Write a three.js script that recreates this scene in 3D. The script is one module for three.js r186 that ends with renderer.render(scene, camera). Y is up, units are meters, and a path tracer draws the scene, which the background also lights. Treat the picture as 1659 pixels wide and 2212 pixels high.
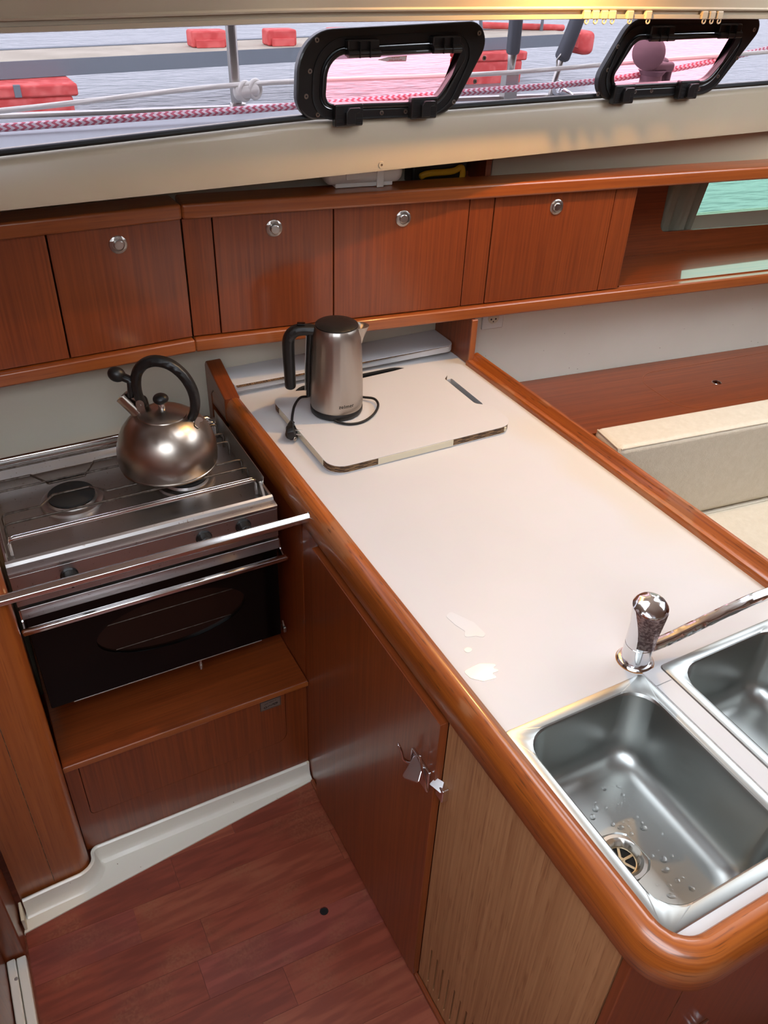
import * as THREE from 'three';
import { RoundedBoxGeometry } from 'three/addons/geometries/RoundedBoxGeometry.js';
import { mergeGeometries, toCreasedNormals, mergeVertices } from 'three/addons/utils/BufferGeometryUtils.js';
import { FontLoader } from 'three/addons/loaders/FontLoader.js';
import { TextGeometry } from 'three/addons/geometries/TextGeometry.js';
import { RectAreaLightUniformsLib } from 'three/addons/lights/RectAreaLightUniformsLib.js';

// ---------- camera, sky, lamps, exposure ----------
const scene = new THREE.Scene();
const renderer = new THREE.WebGLRenderer({ antialias: true });
renderer.toneMapping = THREE.LinearToneMapping;
renderer.toneMappingExposure = 1.8;
renderer.shadowMap.enabled = true;
RectAreaLightUniformsLib.init();

const camera = new THREE.PerspectiveCamera(63.9, 1659 / 2212, 0.05, 200);
{
  const pit = 0.620735830, roll = 0.0441171046, yaw = 0.391011383 + THREE.MathUtils.degToRad(7);
  const F = new THREE.Vector3(Math.sin(yaw) * Math.cos(pit), -Math.sin(pit), -Math.cos(yaw) * Math.cos(pit));
  const R0 = new THREE.Vector3().crossVectors(F, new THREE.Vector3(0, 1, 0)).normalize();
  const U0 = new THREE.Vector3().crossVectors(R0, F);
  const R = R0.clone().multiplyScalar(Math.cos(roll)).addScaledVector(U0, Math.sin(roll));
  const U = R0.clone().multiplyScalar(-Math.sin(roll)).addScaledVector(U0, Math.cos(roll));
  camera.position.set(0, 2.1, 0);
  camera.quaternion.setFromRotationMatrix(new THREE.Matrix4().makeBasis(R, U, F.clone().negate()));
}
scene.add(camera);
// overcast daylight, the same in every direction
scene.background = new THREE.Color().setRGB(0.84, 0.91, 1.0);
scene.backgroundIntensity = 4.9;
const LAMP = { color: new THREE.Color().setRGB(1.0, 0.55, 0.17), intensity: 1.4 };

// ---------- helpers ----------
const V = (x, y, z) => new THREE.Vector3(x, y, z);
const rad = THREE.MathUtils.degToRad;
let seed = 1234567;
const rnd = () => { seed = (seed * 1664525 + 1013904223) >>> 0; return seed / 4294967296; };
const taken = new Map();
const numbered = (n) => { const k = taken.get(n) || 0; taken.set(n, k + 1); return k ? n + '_' + String(k).padStart(3, '0') : n; };
function thing(name, label, category, pos = [0, 0, 0], turn = 0, group) {
  const g = new THREE.Group(); g.name = numbered(name); g.position.set(...pos); g.rotation.y = turn; g.updateMatrix();
  g.userData = { label, category }; if (group) g.userData.group = group;
  scene.add(g); g.updateMatrixWorld(true); return g;
}
function structure(name, label) {
  const g = new THREE.Group(); g.name = name; g.userData = { label, category: 'structure', kind: 'structure' }; scene.add(g); return g;
}
function part(name, geo, mat, parent, label) {
  const m = new THREE.Mesh(Array.isArray(geo) ? merge(geo) : geo, mat); m.name = name; m.castShadow = m.receiveShadow = true;
  if (label) m.userData.label = label;
  parent.add(m); return m;
}
function each(name, list, mat, parent, label) { return list.map((g) => part(name, g, mat, parent, label)); }
function solo(name, geo, mat, label, category, group, kind) {
  const m = new THREE.Mesh(Array.isArray(geo) ? merge(geo) : geo, mat); m.name = numbered(name); m.castShadow = m.receiveShadow = true;
  m.userData = { label, category }; if (group) m.userData.group = group; if (kind) m.userData.kind = kind;
  scene.add(m); return m;
}
function merge(list) {
  return mergeGeometries(list.map((g) => {
    g = g.index ? g.toNonIndexed() : g;
    for (const k of Object.keys(g.attributes)) if (!['position', 'normal', 'uv'].includes(k)) g.deleteAttribute(k);
    if (!g.attributes.normal) g.computeVertexNormals();
    if (!g.attributes.uv) g.setAttribute('uv', new THREE.Float32BufferAttribute(new Float32Array(g.attributes.position.count * 2), 2));
    return g;
  }));
}
// uv in metres on every face; v runs along the grain axis where the face holds it
function boxUV(geo, grain = 'y') {
  const g = geo.index ? geo.toNonIndexed() : geo, p = g.attributes.position, n = g.attributes.normal, uv = new Float32Array(p.count * 2);
  const ax = { x: 0, y: 1, z: 2 }, gi = ax[grain];
  const ox = rnd() * 3, oy = rnd() * 3;
  for (let t = 0; t < p.count; t += 3) {
    const a = [0, 0, 0];
    for (let k = 0; k < 3; k++) { a[0] += n.getX(t + k); a[1] += n.getY(t + k); a[2] += n.getZ(t + k); }
    let d = 0; for (let k = 1; k < 3; k++) if (Math.abs(a[k]) > Math.abs(a[d])) d = k;
    const rest = [0, 1, 2].filter((k) => k !== d);
    let vi = rest.includes(gi) ? gi : rest[1], ui = rest.find((k) => k !== vi);
    for (let k = 0; k < 3; k++) {
      const c = [p.getX(t + k), p.getY(t + k), p.getZ(t + k)];
      uv[(t + k) * 2] = c[ui] + ox; uv[(t + k) * 2 + 1] = c[vi] + oy;
    }
  }
  g.setAttribute('uv', new THREE.Float32BufferAttribute(uv, 2)); return g;
}
// box given by its limits, edges rounded by r
function bx(x0, x1, y0, y1, z0, z1, r = 0.002, grain = 'y') {
  const w = x1 - x0, h = y1 - y0, d = z1 - z0; r = Math.min(r, w / 2.05, h / 2.05, d / 2.05);
  const g = r > 0 ? new RoundedBoxGeometry(w, h, d, 2, r) : new THREE.BoxGeometry(w, h, d);
  g.translate((x0 + x1) / 2, (y0 + y1) / 2, (z0 + z1) / 2); return boxUV(g, grain);
}
// polygon with rounded corners: pts [[x,y,r],...]
function roundPoly(pts, seg = 6) {
  const out = [], n = pts.length;
  for (let i = 0; i < n; i++) {
    const a = pts[(i + n - 1) % n], b = pts[i], c = pts[(i + 1) % n];
    const r = b[2] || 0;
    if (!r) { out.push([b[0], b[1]]); continue; }
    const u = [a[0] - b[0], a[1] - b[1]], v = [c[0] - b[0], c[1] - b[1]], lu = Math.hypot(...u), lv = Math.hypot(...v);
    u[0] /= lu; u[1] /= lu; v[0] /= lv; v[1] /= lv;
    const ang = Math.acos(Math.max(-1, Math.min(1, u[0] * v[0] + u[1] * v[1])));
    const t = Math.min(r / Math.tan(ang / 2), lu * 0.49, lv * 0.49), rr = t * Math.tan(ang / 2);
    const m = [u[0] + v[0], u[1] + v[1]], lm = Math.hypot(...m), dist = rr / Math.sin(ang / 2);
    const ctr = [b[0] + m[0] / lm * dist, b[1] + m[1] / lm * dist];
    const p0 = [b[0] + u[0] * t, b[1] + u[1] * t], p1 = [b[0] + v[0] * t, b[1] + v[1] * t];
    let a0 = Math.atan2(p0[1] - ctr[1], p0[0] - ctr[0]), a1 = Math.atan2(p1[1] - ctr[1], p1[0] - ctr[0]);
    let da = a1 - a0; while (da > Math.PI) da -= 2 * Math.PI; while (da < -Math.PI) da += 2 * Math.PI;
    for (let k = 0; k <= seg; k++) out.push([ctr[0] + rr * Math.cos(a0 + da * k / seg), ctr[1] + rr * Math.sin(a0 + da * k / seg)]);
  }
  return out;
}
const mkShape = (pts, holes = []) => {
  const s = new THREE.Shape(pts.map((p) => new THREE.Vector2(p[0], p[1])));
  for (const h of holes) s.holes.push(new THREE.Path(h.map((p) => new THREE.Vector2(p[0], p[1])))); return s;
};
// plate standing in the xy plane, between z0 and z1
function plateXY(pts, z0, z1, holes = [], bevel = 0, grain = 'y') {
  const g = new THREE.ExtrudeGeometry(mkShape(pts, holes), { depth: z1 - z0 - 2 * bevel, bevelEnabled: bevel > 0, bevelThickness: bevel, bevelSize: bevel, bevelOffset: -bevel, bevelSegments: 2, curveSegments: 8 });
  g.translate(0, 0, z0 + bevel); return boxUV(toCreasedNormals(g, 0.33), grain);
}
// plate lying flat: pts are [x, z]
function plateXZ(pts, y0, y1, holes = [], bevel = 0, grain = 'x') {
  const f = (l) => l.map((p) => [p[0], -p[1]]);
  const g = new THREE.ExtrudeGeometry(mkShape(f(pts), holes.map(f)), { depth: y1 - y0 - 2 * bevel, bevelEnabled: bevel > 0, bevelThickness: bevel, bevelSize: bevel, bevelOffset: -bevel, bevelSegments: 2, curveSegments: 8 });
  g.rotateX(-Math.PI / 2); g.translate(0, y0 + bevel, 0); return boxUV(toCreasedNormals(g, 0.33), grain);
}
// plate in the zy plane (pts [z, y]) between x0 and x1
function plateZY(pts, x0, x1, holes = [], bevel = 0, grain = 'y') {
  const f = (l) => l.map((p) => [-p[0], p[1]]);
  const g = new THREE.ExtrudeGeometry(mkShape(f(pts), holes.map(f)), { depth: x1 - x0 - 2 * bevel, bevelEnabled: bevel > 0, bevelThickness: bevel, bevelSize: bevel, bevelOffset: -bevel, bevelSegments: 2, curveSegments: 8 });
  g.rotateY(Math.PI / 2); g.translate(x0 + bevel, 0, 0); return boxUV(toCreasedNormals(g, 0.33), grain);
}
// rings of equal length -> skin
function loft(rings, { closed = true, caps = false, crease = 0.7 } = {}) {
  const n = rings[0].length, pos = [], uv = [], idx = [];
  let v = 0;
  rings.forEach((r, i) => {
    if (i) v += r[0].distanceTo(rings[i - 1][0]);
    let u = 0;
    for (let k = 0; k <= (closed ? n : n - 1); k++) {
      const p = r[k % n]; if (k) u += p.distanceTo(r[(k - 1) % n]);
      pos.push(p.x, p.y, p.z); uv.push(u, v);
    }
  });
  const m = closed ? n + 1 : n;
  for (let i = 0; i + 1 < rings.length; i++) for (let k = 0; k + 1 < m; k++) {
    const a = i * m + k, b = a + 1, c = a + m, d = c + 1; idx.push(a, b, d, a, d, c);
  }
  let g = new THREE.BufferGeometry();
  g.setAttribute('position', new THREE.Float32BufferAttribute(pos, 3)); g.setAttribute('uv', new THREE.Float32BufferAttribute(uv, 2)); g.setIndex(idx);
  const list = [g.toNonIndexed()];
  if (caps) for (const [r, flip] of [[rings[0], true], [rings[rings.length - 1], false]]) {
    const c = r.reduce((a, p) => a.add(p), V(0, 0, 0)).multiplyScalar(1 / n), cp = [], cu = [];
    for (let k = 0; k < n; k++) { const tri = flip ? [c, r[(k + 1) % n], r[k]] : [c, r[k], r[(k + 1) % n]]; for (const p of tri) { cp.push(p.x, p.y, p.z); cu.push(p.x + p.z, p.y); } }
    const cg = new THREE.BufferGeometry(); cg.setAttribute('position', new THREE.Float32BufferAttribute(cp, 3)); cg.setAttribute('uv', new THREE.Float32BufferAttribute(cu, 2)); list.push(cg);
  }
  g = list.length > 1 ? mergeGeometries(list) : list[0];
  return toCreasedNormals(g, crease);
}
// profile [[outwards, y],...] run along a plan path of {x, z, nx, nz}
const sweepPlan = (path, profile, opt = {}) => loft(path.map((q) => profile.map(([o, y]) => V(q.x + q.nx * o, y, q.z + q.nz * o))), { caps: true, ...opt });
// tube along points with its own radius at each; flat curves keep their plane
function rod(points, ra, rb = ra, { seg = 12, smooth = 0, side = null, round = true } = {}) {
  let pts = points.map((p) => (Array.isArray(p) ? V(...p) : p));
  if (smooth) pts = new THREE.CatmullRomCurve3(pts, false, 'centripetal').getPoints(smooth);
  const N = pts.length, A = (i) => (typeof ra === 'function' ? ra(i / (N - 1)) : ra), B = (i) => (typeof rb === 'function' ? rb(i / (N - 1)) : rb);
  let s = side ? V(...side) : null, rings = [];
  const tan = (i) => pts[Math.min(N - 1, i + 1)].clone().sub(pts[Math.max(0, i - 1)]).normalize();
  if (!s) { const t = tan(0); s = Math.abs(t.y) < 0.9 ? V(0, 1, 0).cross(t).normalize() : V(1, 0, 0).cross(t).normalize(); }
  const ring = (c, t, a, b) => {
    const w = s.clone().addScaledVector(t, -s.dot(t)).normalize(), u = t.clone().cross(w); if (!side) s = w;
    return Array.from({ length: seg }, (_, k) => { const th = k / seg * 2 * Math.PI; return c.clone().addScaledVector(u, Math.cos(th) * a).addScaledVector(w, Math.sin(th) * b); });
  };
  const first = tan(0), last = tan(N - 1);
  if (round) for (const q of [0.15, 0.6, 0.9]) rings.push(ring(pts[0].clone().addScaledVector(first, -A(0) * Math.sqrt(1 - q * q) * 0.6), first, A(0) * q, B(0) * q));
  for (let i = 0; i < N; i++) rings.push(ring(pts[i], tan(i), A(i), B(i)));
  if (round) for (const q of [0.9, 0.6, 0.15]) rings.push(ring(pts[N - 1].clone().addScaledVector(last, A(N - 1) * Math.sqrt(1 - q * q) * 0.6), last, A(N - 1) * q, B(N - 1) * q));
  return loft(rings, { caps: true, crease: 0.9 });
}
const lathe = (prof, seg = 48) => toCreasedNormals(new THREE.LatheGeometry(prof.map((p) => new THREE.Vector2(p[0], p[1])), seg), 0.6);
const cyl = (r0, r1, h, seg = 24) => new THREE.CylinderGeometry(r0, r1, h, seg);
const at = (g, x, y, z) => { g.translate(x, y, z); return g; };
const intoFrame = (geo, frame) => { frame.updateMatrixWorld(true); return geo.applyMatrix4(frame.matrixWorld.clone().invert()); };
const bar = (a, b, r, seg = 10) => rod([a, b], r, r, { seg, round: true });

// ---------- computed textures ----------
const hash = (x, y, s) => { let h = (x * 374761393 + y * 668265263 + s * 974634777) | 0; h = Math.imul(h ^ (h >>> 13), 1274126177); h ^= h >>> 16; return (h >>> 0) / 4294967296; };
function vn(x, y, px, py, s) {
  const xi = Math.floor(x), yi = Math.floor(y); let fx = x - xi, fy = y - yi; fx = fx * fx * (3 - 2 * fx); fy = fy * fy * (3 - 2 * fy);
  const w = (a, b) => hash(((a % px) + px) % px, ((b % py) + py) % py, s);
  return (w(xi, yi) * (1 - fx) + w(xi + 1, yi) * fx) * (1 - fy) + (w(xi, yi + 1) * (1 - fx) + w(xi + 1, yi + 1) * fx) * fy;
}
const fbm = (u, v, f, s, oct = 4, fy = f) => { let a = 0, k = 0.5, t = 0; for (let o = 0; o < oct; o++) { a += k * vn(u * f, v * fy, f, fy, s + o); t += k; k *= 0.5; f *= 2; fy *= 2; } return a / t; };
function texture(n, sizeU, sizeV, fn, color = true) {
  const d = new Uint8Array(n * n * 4);
  for (let j = 0; j < n; j++) for (let i = 0; i < n; i++) {
    const c = fn((i + 0.5) / n, (j + 0.5) / n), o = (j * n + i) * 4;
    d[o] = Math.max(0, Math.min(255, c[0])); d[o + 1] = Math.max(0, Math.min(255, c[1])); d[o + 2] = Math.max(0, Math.min(255, c[2])); d[o + 3] = 255;
  }
  const t = new THREE.DataTexture(d, n, n); t.wrapS = t.wrapT = THREE.RepeatWrapping; t.magFilter = THREE.LinearFilter; t.minFilter = THREE.LinearFilter;
  if (color) t.colorSpace = THREE.SRGBColorSpace;
  t.repeat.set(1 / sizeU, 1 / sizeV); t.needsUpdate = true; return t;
}
const lerp = (a, b, t) => a.map((x, i) => x + (b[i] - x) * t);
const smooth = (a, b, x) => { const t = Math.max(0, Math.min(1, (x - a) / (b - a))); return t * t * (3 - 2 * t); };
// ribbon-striped veneer: fine pores and slow bands along v
const wood = (dark, mid, light, s, { pores = 0.35, bands = 1, coarse = 1 } = {}) => texture(512, 0.5, 1.0, (u, v) => {
  const band = fbm(u, v, 5, s, 2, 1), streak = fbm(u, v, 120 * coarse, s + 9, 2, 4), pore = vn(u * 250, v * 16, 250, 16, s + 21);
  let c = lerp(dark, light, Math.max(0, Math.min(1, 0.5 + (band - 0.5) * 0.45 * bands + (streak - 0.5) * 0.75)));
  c = lerp(c, mid, 0.4);
  if (pore > 0.72) c = lerp(c, dark, pores * (pore - 0.72) / 0.28);
  return c;
});
const grey = (n, su, sv, fn) => texture(n, su, sv, (u, v) => { const g = fn(u, v) * 255; return [g, g, g]; }, false);

const std = (o) => new THREE.MeshPhysicalMaterial(o);
const M = {};
M.veneer = std({ map: wood([84, 32, 8], [122, 54, 18], [148, 74, 30], 3), roughness: 0.42, clearcoat: 0.55, clearcoatRoughness: 0.16 });
M.solid = std({ map: wood([112, 50, 16], [146, 74, 28], [172, 98, 44], 17, { pores: 0.5, coarse: 0.6 }), roughness: 0.4, clearcoat: 0.7, clearcoatRoughness: 0.14 });
// counter rails: the varnish is rubbed off in patches along the top
M.fiddle = std({ map: texture(1024, 0.3, 1.2, (u, v) => {
  const streak = fbm(u, v, 90, 31, 2, 6), band = fbm(u, v, 4, 37, 3, 3), wear = fbm(u, v, 6, 44, 4, 9), spot = vn(u * 160, v * 40, 160, 40, 51);
  let c = lerp([128, 62, 18], [170, 92, 34], smooth(0.1, 0.9, 0.5 + (streak - 0.5) * 0.6 + (band - 0.5) * 0.5));
  c = lerp(c, [158, 108, 78], 0.6 * smooth(0.56, 0.66, wear));
  if (spot > 0.8) c = lerp(c, [70, 34, 14], 0.6 * (spot - 0.8) / 0.2);
  return c;
}), roughness: 0.38, clearcoat: 0.6, clearcoatRoughness: 0.15 });
M.bleached = std({ map: wood([132, 84, 50], [164, 114, 74], [198, 152, 108], 61, { pores: 0.9, bands: 0.6 }), roughness: 0.6, bumpMap: grey(512, 0.5, 1.0, (u, v) => fbm(u, v, 80, 70, 2, 6)), bumpScale: 0.0006 });
const floorTones = [[[116, 48, 28], [138, 64, 42]], [[116, 50, 38], [138, 66, 52]], [[110, 44, 26], [130, 58, 38]], [[122, 54, 34], [144, 74, 50]]];
M.planks = floorTones.map(([a, b], i) => std({ map: texture(512, 0.5, 0.5, (u, v) => {
  const g = fbm(u, v, 40, 80 + i, 3, 5), s = vn(u * 128, v * 128, 128, 128, 90 + i), w = fbm(u, v, 4, 97 + i, 4);
  let c = lerp(a, b, smooth(0.25, 0.75, g)); c = lerp(c, [142, 92, 62], 0.6 * smooth(0.52, 0.75, w) * s); if (s > 0.965) c = lerp(c, [70, 34, 24], 0.35); return c;
}), roughness: 0.5, clearcoat: 0.2, clearcoatRoughness: 0.35 }));
M.laminate = std({ map: texture(512, 1.4, 1.4, (u, v) => {
  const m = fbm(u, v, 5, 101, 4), y = fbm(u, v, 3, 111, 3), s = vn(u * 256, v * 256, 256, 256, 121);
  let c = lerp([195, 192, 191], [204, 202, 202], m); c = lerp(c, [199, 188, 168], 0.5 * smooth(0.58, 0.8, y)); if (s > 0.9985) c = [150, 140, 126]; return c;
}), roughness: 0.42, specularIntensity: 0.7 });
M.gel = std({ map: texture(256, 1.0, 1.0, (u, v) => lerp([192, 182, 164], [202, 193, 176], fbm(u, v, 4, 131, 4))), roughness: 0.38, clearcoat: 0.2, clearcoatRoughness: 0.25 });
M.cream = std({ map: texture(256, 1.0, 1.0, (u, v) => lerp([164, 148, 126], [174, 159, 138], fbm(u, v, 4, 133, 4))), roughness: 0.4, clearcoat: 0.2, clearcoatRoughness: 0.25 });
M.liner = std({ map: texture(512, 0.8, 0.8, (u, v) => { const s = vn(u * 90, v * 90, 90, 90, 141); let c = lerp([214, 208, 194], [224, 219, 206], fbm(u, v, 4, 143, 4)); if (s > 0.992) c = [96, 78, 60]; return c; }), roughness: 0.3, clearcoat: 0.3, clearcoatRoughness: 0.2 });
M.whitePlastic = std({ color: 0xd9d6cd, roughness: 0.4 });
M.ivory = std({ color: 0xcfc6ae, roughness: 0.45 });
M.vinyl = std({ map: texture(256, 0.3, 0.3, (u, v) => lerp([208, 196, 174], [218, 207, 187], fbm(u, v, 24, 151, 3))), roughness: 0.55, bumpMap: grey(256, 0.12, 0.12, (u, v) => fbm(u, v, 40, 155, 2)), bumpScale: 0.0006 });
const brushed = grey(512, 0.2, 0.2, (u, v) => 0.55 + 0.45 * vn(u * 6, v * 240, 6, 240, 161));
M.steel = std({ color: 0xb9b5b0, metalness: 1, roughness: 0.3, roughnessMap: null });
M.brushed = std({ color: 0xb4aea8, metalness: 1, roughness: 0.42, roughnessMap: brushed });
M.sink = std({ color: 0xa5a7a4, metalness: 1, roughness: 0.34 });
M.kettleSteel = std({ color: 0xb0a69c, metalness: 1, roughness: 0.32, map: null });
M.stoveSteel = std({ map: texture(512, 0.6, 0.6, (u, v) => { const m = fbm(u, v, 5, 171, 4), s = vn(u * 120, v * 120, 120, 120, 177); let c = lerp([168, 163, 160], [200, 196, 194], m); if (s > 0.95) c = lerp(c, [110, 88, 70], 0.5); return c; }), metalness: 1, roughness: 0.4 });
M.chrome = std({ color: 0xe2e2e4, metalness: 1, roughness: 0.17 });
M.limed = std({ map: texture(256, 0.06, 0.06, (u, v) => lerp([140, 126, 130], [214, 206, 208], smooth(0.25, 0.75, fbm(u, v, 20, 181, 3)))), metalness: 1, roughness: 0.28 });
M.black = std({ color: 0x161616, roughness: 0.42 });
M.blackGloss = std({ color: 0x060606, roughness: 0.14, specularIntensity: 0.45 });
M.rubber = std({ color: 0x0c0c0d, roughness: 0.6 });
M.castIron = std({ color: 0x1a1918, roughness: 0.75 });
M.sooty = std({ map: texture(128, 0.1, 0.1, (u, v) => lerp([64, 56, 50], [150, 142, 134], fbm(u, v, 10, 191, 3))), metalness: 0.9, roughness: 0.4 });
M.smoked = std({ color: 0x1c100b, roughness: 0.14, specularIntensity: 0.6 });
M.holeShade = std({ color: 0x0a0a0a, roughness: 0.9 });  // near-black, standing in for shade inside holes and hollows
M.chip = std({ map: texture(256, 0.05, 0.05, (u, v) => lerp([58, 40, 26], [128, 100, 70], smooth(0.3, 0.7, fbm(u, v, 24, 201, 2, 4)))), roughness: 0.8 });
M.edging = std({ color: 0xd8ceb4, roughness: 0.5 });
M.pane = std({ color: 0xbab6ba, transmission: 1, thickness: 0, roughness: 0.0, ior: 1.49, specularIntensity: 0.5 });
M.pinkPane = std({ color: 0xe6c0c6, transmission: 1, thickness: 0, roughness: 0.0, ior: 1.49, specularIntensity: 0.5 });
M.greenPane = std({ color: 0xa8bdb2, transmission: 1, thickness: 0, roughness: 0.0, ior: 1.49, specularIntensity: 0.5 });
M.water = std({ color: 0xffffff, transmission: 1, thickness: 0.001, roughness: 0.0, ior: 1.33 });
M.curtain = std({ color: 0x8a8674, roughness: 0.95, sheen: 0.3 });
M.yellow = std({ color: 0xc9931a, roughness: 0.5 });
M.lampGlow = std({ color: 0xfff0dc, emissive: LAMP.color, emissiveIntensity: 3.0, roughness: 0.6 });

// ---------- the setting ----------
const interp = (tab, x) => { for (let i = 0; i + 1 < tab.length; i++) if (x <= tab[i + 1][0] || i + 2 === tab.length) { const [a, b] = [tab[i], tab[i + 1]]; return a[1] + (b[1] - a[1]) * (x - a[0]) / (b[0] - a[0]); } };
const LIP = [[-1.1, 1.918], [0.18, 1.926], [0.73, 1.938], [1.44, 1.940], [2.04, 1.936], [4.4, 1.93]];
const GASKET = [[-1.1, 1.66], [0.16, 1.703], [0.80, 1.734], [1.66, 1.744], [2.36, 1.754], [4.4, 1.77]];
const SILL = [[-1.1, 1.59], [0.13, 1.597], [0.84, 1.605], [1.62, 1.615], [2.36, 1.620], [4.4, 1.63]];
const alongX = (x0, x1, n, fn) => Array.from({ length: n + 1 }, (_, i) => { const x = x0 + (x1 - x0) * i / n; return fn(x).map(([z, y]) => V(x, y, z)); });
const HATCHES = [
  { outer: [[0.786, 1.731, 0.05], [1.198, 1.722, 0.08], [1.318, 1.925, 0.045], [0.797, 1.908, 0.09]], inner: [[0.857, 1.763, 0.02], [1.150, 1.757, 0.055], [1.238, 1.870, 0.016], [0.866, 1.860, 0.05]] },
  { outer: [[1.617, 1.735, 0.05], [2.085, 1.735, 0.085], [2.250, 1.928, 0.03], [1.735, 1.926, 0.075]], inner: [[1.684, 1.772, 0.02], [2.052, 1.772, 0.055], [2.156, 1.878, 0.012], [1.757, 1.876, 0.045]] },
];
// R: frame of the joinery right of the bend; L: frame of the joinery left of it
const RF = { pos: [1.38, 0, -1.94], turn: rad(-7) }, LF = { pos: [0.542, 0, -2.043], turn: rad(1.3) };

{ // floor
  const floor = structure('floor', 'red-brown laid plank floor of the galley');
  part('floor_base', bx(-1.0, 4.2, -0.08, -0.006, -2.3, 1.9, 0, 'x'), M.planks[0], floor);
  // panel outline [x,z]; planks are cut to it
  const panel = [[-0.234, -1.331], [0.592, -1.424], [0.592, 1.8], [-0.234, 1.8]];
  const clip = (poly, a, b) => { // keep left of a->b
    const out = [], s = (p) => (b[0] - a[0]) * (p[1] - a[1]) - (b[1] - a[1]) * (p[0] - a[0]);
    poly.forEach((p, i) => { const q = poly[(i + 1) % poly.length], sp = s(p), sq = s(q); if (sp >= 0) out.push(p); if (sp * sq < 0) { const t = sp / (sp - sq); out.push([p[0] + (q[0] - p[0]) * t, p[1] + (q[1] - p[1]) * t]); } });
    return out;
  };
  const slope = 0.045, hole = [0.461, -1.043];
  part('finger_hole_shade', at(cyl(0.0116, 0.0116, 0.0004, 24), hole[0], -0.0055, hole[1]), M.holeShade, floor);  // black disc painted in as the shade down the hole
  for (let r = 0; r < 20; r++) {
    const z0 = -1.475 + r * 0.1; let x = -0.24 - rnd() * 0.35, k = 0;
    while (x < 0.6) {
      const w = 0.42 + rnd() * 0.2, g = 0.0003;
      let p = [[x + g, z0 + (x) * slope + g], [x + w - g, z0 + (x + w) * slope + g], [x + w - g, z0 + 0.1 + (x + w) * slope - g], [x + g, z0 + 0.1 + x * slope - g]];
      for (let i = 0; i < 4; i++) p = clip(p, panel[i], panel[(i + 1) % 4]);
      x += w; k++;
      if (p.length < 3) continue;
      const xs = p.map((q) => q[0]), zs = p.map((q) => q[1]);
      const has = hole[0] > Math.min(...xs) + 0.015 && hole[0] < Math.max(...xs) - 0.015 && hole[1] > Math.min(...zs) + 0.012 && hole[1] < Math.max(...zs) - 0.012;
      const hp = has ? [Array.from({ length: 20 }, (_, i) => [hole[0] + 0.0115 * Math.cos(i / 20 * 6.2832), hole[1] + 0.0115 * Math.sin(i / 20 * 6.2832)])] : [];
      part('plank', plateXZ(p, -0.006, 0.0, hp, 0, 'x'), M.planks[(r * 3 + k * 2 + (rnd() * 4 | 0)) % 4], floor);
    }
  }
}
{ // moulded white ledge between floor panel and joinery
  const t = structure('trim_1', 'white moulded hull liner ledge along the galley floor');
  const wallLine = [];
  const add = (x, z, nx, nz) => wallLine.push({ x, z, nx, nz });
  add(0.597, -1.457, 0, 1); add(0.1, -1.457, 0, 1); add(-0.02, -1.457, 0, 1);
  for (let i = 0; i <= 6; i++) { const a = rad(90 - i * 15); add(-0.02 - 0.022 * Math.cos(a), -1.435 - 0.022 * Math.sin(a), Math.cos(a), Math.sin(a)); } // inside corner
  for (let i = 0; i <= 8; i++) { const a = rad(i * 11.25); add(-0.087 + 0.045 * Math.cos(a), -1.43 + 0.035 * Math.sin(a), Math.cos(a), Math.sin(a)); } // round the post
  add(-0.15, -1.393, 0, 1); add(-0.222, -1.389, 0, 1);
  const prof = [[0, 0.002], [0, 0.056], [0.004, 0.057], [0.009, 0.054], [0.011, 0.040], [0.013, 0.022], [0.018, 0.010], [0.026, 0.0055], [0.03, 0.002]];
  const ledge = [[0.597, -1.462], ...wallLine.slice(1, -1).map((q) => [q.x, q.z]), [-0.222, -1.389], [-0.236, -1.328], [0.597, -1.4235]];
  part('cove', sweepPlan(wallLine, prof), M.liner, t);
  part('ledge', plateXZ(ledge, -0.006, 0.004, [], 0), M.liner, t);
  each('caulking', [bx(0.590, 0.5985, 0.0, 0.058, -1.455, -1.448, 0.002), bx(-0.2335, -0.226, 0.0, 0.05, -1.388, -1.335, 0.002)], M.ivory, t);
}
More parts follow.
